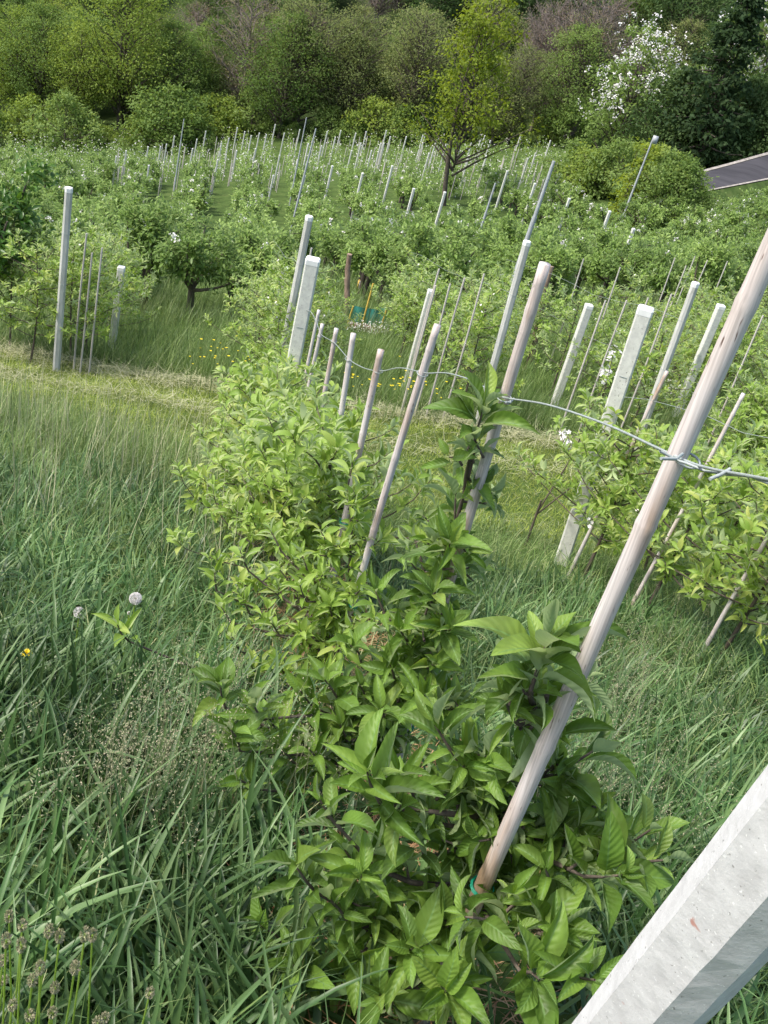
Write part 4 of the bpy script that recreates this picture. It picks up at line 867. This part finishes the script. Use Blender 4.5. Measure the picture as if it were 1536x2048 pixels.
T_O = [mk('olive toned thinly leaved tree in the wood behind the orchard', LO, H=11, Rr=3.8, nleaf=8500, L=.19, shape='vase', clumps=120, twig=3), mk('olive toned thinly leaved tree in the wood behind the orchard', LO, H=9.5, Rr=3.6, nleaf=8000, L=.19, clumps=110, twig=3)]
T_D = [mk('dark shaded tree deep in the wood on the steep hillside', LD, H=11, Rr=4.2, nleaf=NF, L=.34, clumps=110)]
T_R = [mk('tree with reddish buds and bare twigs in the wood', LRD, TWIG, H=11, Rr=4, nleaf=3600, L=.19, shape='vase', clumps=90, twig=8)]
T_B = [mk('bare grey brown twiggy tree in the wood', LRD, TWIG, H=11, Rr=4, nleaf=1700, L=.18, shape='vase', clumps=110, twig=14)]
T_S = [mk('rounded green bush at the foot of the wood', LM, cat='bush', name='bush', group='bushes at the foot of the wood', H=3.4, Rr=2.4, nleaf=3000, L=.24, trunkh=.05, tr=.08, clumps=40), mk('pale green bush at the foot of the wood', LY, cat='bush', name='bush', group='bushes at the foot of the wood', H=3.0, Rr=2.3, nleaf=2600, L=.24, trunkh=.05, tr=.08, clumps=36)]
T_C = [mk('dark spruce rising in the wood above the road', LN, name='spruce_tree', cat='spruce', group='dark spruces above the road', H=13, Rr=3.0, nleaf=7000, L=.38, shape='cone', clumps=130, trunkh=.1)]
def place_px(protos, px, py, Yd, s=1., label=None, sink=0):
    p = PY(px, py, Yd); z = float(gz(p[0], p[1])); return put(protos, (p[0], p[1], z-sink), rng.uniform(0, 6.28), s, label, None)
# named trees
place_px([T_Y[0]], 235, 300, 99, 1.18, 'tall light green tree on the left of the wood, widest pale crown')
place_px([T_Y[1]], 150, 300, 98, .95, 'light green tree just left of the tallest pale crown on the left')
place_px([T_R[0]], 470, 290, 104, 1.15, 'reddish budding tree between the pale left tree and the olive trees')
place_px([T_O[0]], 590, 290, 101, 1.12, 'broad olive tree left of the middle behind the far posts')
place_px([T_O[1]], 660, 290, 103, 1.05, 'olive tree right of the broad olive tree behind the far posts')
place_px([T_M[0]], 330, 300, 100, .9, 'green tree under the right side of the tall pale tree')
place_px([T_O[0]], 800, 290, 104, .95, 'olive green tree left of the golden green tree')
place_px([T_B[0]], 1130, 300, 105, 1.2, 'bare pinkish grey tree left of the flowering tree')
place_px([T_B[0]], 1050, 300, 108, 1.1, 'bare pinkish grey tree right of the golden green tree')
place_px([T_C[0]], 1390, 320, 81, 1.1, 'dark spruce between the two white flowering trees')
place_px([T_O[0]], 1010, 300, 100, .8, 'small olive tree right behind the golden green tree')
g = mk('slim golden green tree with dark leaning trunk standing in the orchard', LYY, H=12.8, Rr=3.9, nleaf=5600, L=.26, shape='column', clumps=90, trunkh=.33, tr=.19, group=None)
p = PY(905, 345, 68); z = float(gz(p[0], p[1])); g.location = (float(p[0]), float(p[1]), z); top = PY(955, -10, 68); g.scale = ((top[2]-z)/12.8,)*3
fw = mk('rounded tree covered in white blossom right of the bare trees', LM, H=9.5, Rr=3.4, nleaf=5200, L=.28, shape='round', clumps=70, trunkh=.2, fl=460, group='white flowering trees of the wood')
p = PY(1235, 300, 86); z = float(gz(p[0], p[1])); fw.location = (float(p[0]), float(p[1]), z); fw.scale = ((PY(1275, 62, 86)[2]-z)/9.5,)*3
p = PY(1455, 300, 88); copy_tree(fw, (p[0], p[1], float(gz(p[0], p[1]))+2), 2.2, 1.22, 'white flowering tree at the upper right corner')
# bushes on the fringe
for px in list(range(-20, 420, 48)):
    place_px(T_S, px+rng.uniform(-12, 12), 300, 96+rng.uniform(-2, 3)-(400-px)*.012, rng.uniform(.55, 1.7))
for px in range(430, 1180, 54): place_px(T_S, px+rng.uniform(-12, 12), 290, 99+rng.uniform(-1, 4), rng.uniform(.45, 1.35))
for px in range(1150, 1340, 30): place_px(T_S, px, 320, 76+rng.uniform(-2, 3), rng.uniform(.8, 1.2))
for px, py, s_, lb_ in ((1352, 392, .78, 'green bush hiding the lower end of the road'), (1375, 398, .62, 'small bush at the near corner of the road end'), (1328, 388, .8, 'green bush between the yellow shrub and the road')):
    c_ = PY(px, py, 60.5); o_ = put([T_S[0]], (c_[0], c_[1], c_[2]-.6), rng.uniform(0, 6.28), s_, lb_)
for px in range(1330, 1660, 34):
    place_px([T_D[0]], px+rng.uniform(-8, 8), 300, 84+rng.uniform(-2, 3), rng.uniform(.55, .75), 'dark leafy tree standing above the far side of the road')
# band after band up the hillside
bands = [(101, 4.9), (107, 5.2), (114, 6), (122, 6.5), (132, 7), (144, 8), (158, 9), (175, 10)]
cnt = 0
for b_, (yb, dx) in enumerate(bands):
    for x_ in np.arange(-.56*yb-4, .46*yb+8, dx):
        x1 = x_+rng.normal(0, dx*.22); y1 = yb+rng.normal(0, 1.6); z = float(gz(x1, y1))
        f = x1/yb; u = rng.random()
        if b_ == 0 and rng.random() < .08: continue
        if b_ < 3:
            if f < -.28: pool = [T_Y[1], T_M[0], T_M[1], T_O[1], T_M[0]]
            elif f < .02: pool = [T_O[0], T_O[1], T_M[1], T_R[0] if f < -.1 else T_M[0], T_M[0]]
            elif f < .16: pool = [T_B[0], T_O[1], T_M[0], T_B[0], T_O[0]]
            else: pool = [T_M[0], T_D[0], T_O[1], T_M[1], T_D[0]]
        else: pool = [T_D[0], T_M[1], T_D[0], T_D[0], T_B[0] if u < .4 else T_D[0], T_R[0] if u < .3 else T_D[0], T_M[0]]
        if cnt > 265: continue
        put(pool, (x1, y1, z), rng.uniform(0, 6.28), rng.uniform(.75, 1.1)*(1 if b_ < 2 else .95)); cnt += 1
# fringe conifer-like yellow shrub by the grey-box pole
yb_ = mk('bright yellow green spiky shrub beside the pole with the grey box', LYY, cat='shrub', name='shrub', group=None, H=4.2, Rr=.75, nleaf=1300, L=.22, trunkh=.05, tr=.07, clumps=30, shape='cone')
p = PY(1268, 385, 62); yb_.location = (float(p[0]), float(p[1]), float(gz(p[0], p[1])))
yb_.scale = ((PY(1285, 285, 62)[2]-yb_.location[2])/4.2,)*3

# ------------------------------------------------------------------ things around the teal net
Yt = 20.0; a = PY(695, 655, Yt); b_ = PY(770, 660, Yt)
def gl(px, py, y): q = PY(px, py, y); return np.array([q[0], q[1], float(gz(q[0], q[1]))])
a = gl(690, 668, Yt); b_ = gl(765, 668, Yt)
o = empty('net_fence', a, 'low teal net stretched between yellow stakes behind the near row', 'net')
mb = MB(); n = 16; t = np.linspace(0, 1, n)[:, None]; lo = (b_-a)*t+[0, 0, .12]; lo[:, 1] += np.sin(t[:, 0]*17)*.03; hi = lo+[0, 0, .34]; hi[:, 2] += np.sin(t[:, 0]*9)*.02
bk = np.concatenate([lo, hi])
mb.add(bk, [[q, q+1, n+q+1, n+q] for q in range(n-1)]); mb.add(bk+[0, .012, 0], [[q, n+q, n+q+1, q+1] for q in range(n-1)]); mb.build('net', TEAL, o)
for f, h in ((.42, 1.0), (.93, .62), (0.02, .5)):
    mb = MB(); c = (b_-a)*f+[0, -.03, 0]; tube(mb, [c-[.02, 0, .1], c+[.04, 0, h]], .02, 7); mb.build('yellow_stake', YSTAKE, o)
o = empty('border_board', gl(690, 690, Yt-.6), 'red brown board edging the bed below the teal net', 'board')
mb = MB(); q = gl(780, 690, Yt-.6)-gl(690, 690, Yt-.6); box(mb, q/2+[0, 0, .06], np.linalg.norm(q), .05, .16, rz=-math.atan2(q[1], q[0])*0); mb.build('board', REDB, o)
def petals(px, py, rx, ry, Yd, name, label, n=700):
    c = gl(px, py, Yd); x = c[0]+rng.uniform(-rx, rx, n); y = c[1]+rng.uniform(-ry, ry, n); mb = MB()
    leaves(mb, np.stack([x, y, gz(x, y)+.05+rng.random(n)*.22], 1), rng.normal(0, 1, (n, 3)), rng.normal(0, .5, (n, 3))+[0, -.5, 1], .05, .035, droop=.4, wave=.1, ns=2, nc=1, pet=0)
    tag(mb.build(name, PETAL), label, 'flowers', kind='stuff')
petals(745, 690, .55, .2, Yt-1.0, 'white_ground_flowers', 'pinkish white flowers carpeting the bed below the teal net', 230)
petals(1370, 705, .5, .4, 15.5, 'white_ground_flowers', 'patch of white flowers on the ground behind the right whitish post', 200)
# small striped hive box
o = empty('hive_box', gl(722, 590, 30), 'small yellow white and teal striped box among the trees above the net', 'box'); mb = MB()
T = PY(724, 570, 30)-np.array(o.location)
for q in range(5): box(mb, T+[(q-2)*.055, 0, 0], .05, .2, .24, mi=q % 3)
mb.build('striped_front', [YSTAKE, WHITE, TEAL], o); mb = MB(); tube(mb, [(0, 0, -.1), T-[0, 0, .12]], .03, 6); mb.build('leg', WOOD, o)
# right edge: broad white post, orange stick
p = G(1538, 322, 2.4, lo=24); post((p[0], p[1], float(gz(p[0], p[1]))), 2.4, .28, 'broad white post cut by the right frame edge below the road', 'broad posts near the road', lean=(.1, 0))
p = G(1536, 395, 1.4, lo=24); z = float(gz(p[0], p[1])); cane('orange_stick', (p[0]-.06, p[1], z), (p[0]+.08, p[1], z+1.4), .028, 'orange stick at the right edge under the white post', None, hollow=False, knots=1, mt=ORANGE)

# ------------------------------------------------------------------ flowers in the grass
def dandelion_clock(px, py, Yd, H, r_, label, full=True, stempx=None):
    top = PY(px, py, Yd); g0 = float(gz(top[0], top[1])); o = empty('dandelion_clock', (top[0], top[1], g0), label, 'dandelion')
    h = top[2]-g0; mb = MB(); tube(mb, [(-.01, 0, 0), (-.005, .01, h*.5), (0, 0, h-.004)], [.003, .0028, .0022], 7); mb.build('stem', LEAF_YOUNG, o)
    mb = MB(); n = 170 if full else 60; v = nrm(rng.normal(0, 1, (n, 3)))
    if not full: v = v[v[:, 0] < .3]; n = len(v)
    c = np.array([0, 0, h])
    for q in v:
        e = c+q*r_*.72; tube(mb, [c+q*.003, e], .00025, 3, cap=False)
        u = nrm(np.cross(q, [.3, .5, .7])); w_ = np.cross(q, u)
        for k in range(7):
            an = k*.9; tip = e+q*r_*.22+(u*math.cos(an)+w_*math.sin(an))*r_*.26; tube(mb, [e, tip], .0003, 3, cap=False)
    mb.build('seed_head', PETAL, o)
    mb = MB(); tube(mb, [c-[0, 0, .004], c, c+[0, 0, .004]], [.002, .005, .002], 8); mb.build('receptacle', SEED, o)
dandelion_clock(271, 1197, 2.95, .4, .024, 'round white dandelion clock standing above the left grass')
dandelion_clock(158, 1225, 2.85, .4, .021, 'half blown dandelion clock left of the round white one', False)
dandelion_clock(258, 1226, 2.9, .4, .007, 'closed white tipped dandelion bud beside the round clock', False)
def dandelion(px, py, Yd, label):
    top = PY(px, py, Yd); g0 = float(gz(top[0], top[1])); h = top[2]-g0; o = empty('dandelion', (top[0], top[1], g0), label, 'dandelion')
    mb = MB(); tube(mb, [(.01, 0, 0), (0, 0, h)], .0025, 6); mb.build('stem', LEAF_YOUNG, o); mb = MB(); n = 70
    az = rng.uniform(0, 6.283, n); el = rng.uniform(.1, 1.3, n); d = np.stack([np.cos(az)*np.cos(el), np.sin(az)*np.cos(el), np.sin(el)], 1)
    leaves(mb, np.tile([0, 0, h], (n, 1)), d, np.tile(UP, (n, 1)), .019, .005, droop=.4, wave=0, ns=2, nc=1, pet=0); mb.build('flower_head', YELLOW, o)
dandelion(54, 1308, 2.6, 'yellow dandelion flower at the left edge of the grass')
bc = empty('buttercup', (0, 0, 0), 'small yellow buttercup in the grass beyond the mown strip', 'buttercup', 'yellow buttercups in the bank grass')
mb = MB(); tube(mb, [(0, 0, 0), (.02, 0, .3), (.01, 0, .5)], .003, 4); kid(bc, mb.build('stem', GRASS_MID, bc)); mb = MB()
k = np.arange(5)*1.2566; leaves(mb, np.tile([.01, 0, .5], (5, 1)), np.stack([np.cos(k), np.sin(k), .5+0*k], 1), np.tile([0, -.3, 1.], (5, 1)), .019, .018, droop=.2, wave=0, ns=2, nc=1, pet=0); kid(bc, mb.build('petals', YELLOW, bc))
first = True
for (cx, cy, rx, ry, n) in ((430, 685, 22, 8, 12), (480, 745, 30, 18, 12), (740, 770, 40, 25, 24), (800, 775, 30, 12, 16), (860, 790, 25, 12, 8), (400, 735, 20, 12, 5)):
    for _ in range(n):
        p = G(cx+rng.normal(0, rx), cy+rng.normal(0, ry), .5, lo=11.8); loc = (p[0], p[1], float(gz(p[0], p[1])))
        if first: bc.location = loc; first = False
        else: copy_tree(bc, loc, rng.uniform(0, 6), rng.uniform(.8, 1.15))
# knobbly seed heads, lower left corner
sh = empty('seed_head_plant', (0, 0, 0), 'knobbly pale seed head on a thin stem in the lower left corner', 'wild flower', 'seed heads in the lower left corner')
mb = MB(); tube(mb, [(0, 0, 0), (.01, .005, .15), (0, 0, .3)], .0014, 5); kid(sh, mb.build('stem', LEAF_YOUNG, sh)); mb = MB(); n = 110
v = nrm(rng.normal(0, 1, (n, 3))); leaves(mb, v*[.0035, .0035, .0045]+[0, 0, .3], v, rng.normal(0, 1, (n, 3)), .0045, .003, droop=.8, wave=.1, ns=2, nc=2, pet=0); kid(sh, mb.build('seed_head', SEED, sh))
SP = [(18, 1832), (45, 1850), (12, 1880), (42, 1890), (98, 1862), (120, 1872), (170, 1868), (65, 1960), (80, 1935), (8, 1960), (110, 1975), (105, 2025), (210, 2035), (195, 2046), (60, 2030), (25, 2010), (185, 1870), (300, 1985), (150, 1935), (6, 1920)]
for k, q in enumerate(SP):
    p = PD(*q, rng.uniform(1.35, 1.6)); g0 = float(gz(p[0], p[1])); s = max(.3, (p[2]-g0)/.3)
    if k == 0: sh.location = (float(p[0]), float(p[1]), g0); sh.scale = (1.1, 1.1, s)
    else: c = copy_tree(sh, (p[0], p[1], g0), rng.uniform(0, 6), 1); c.scale = (1.1, 1.1, s)
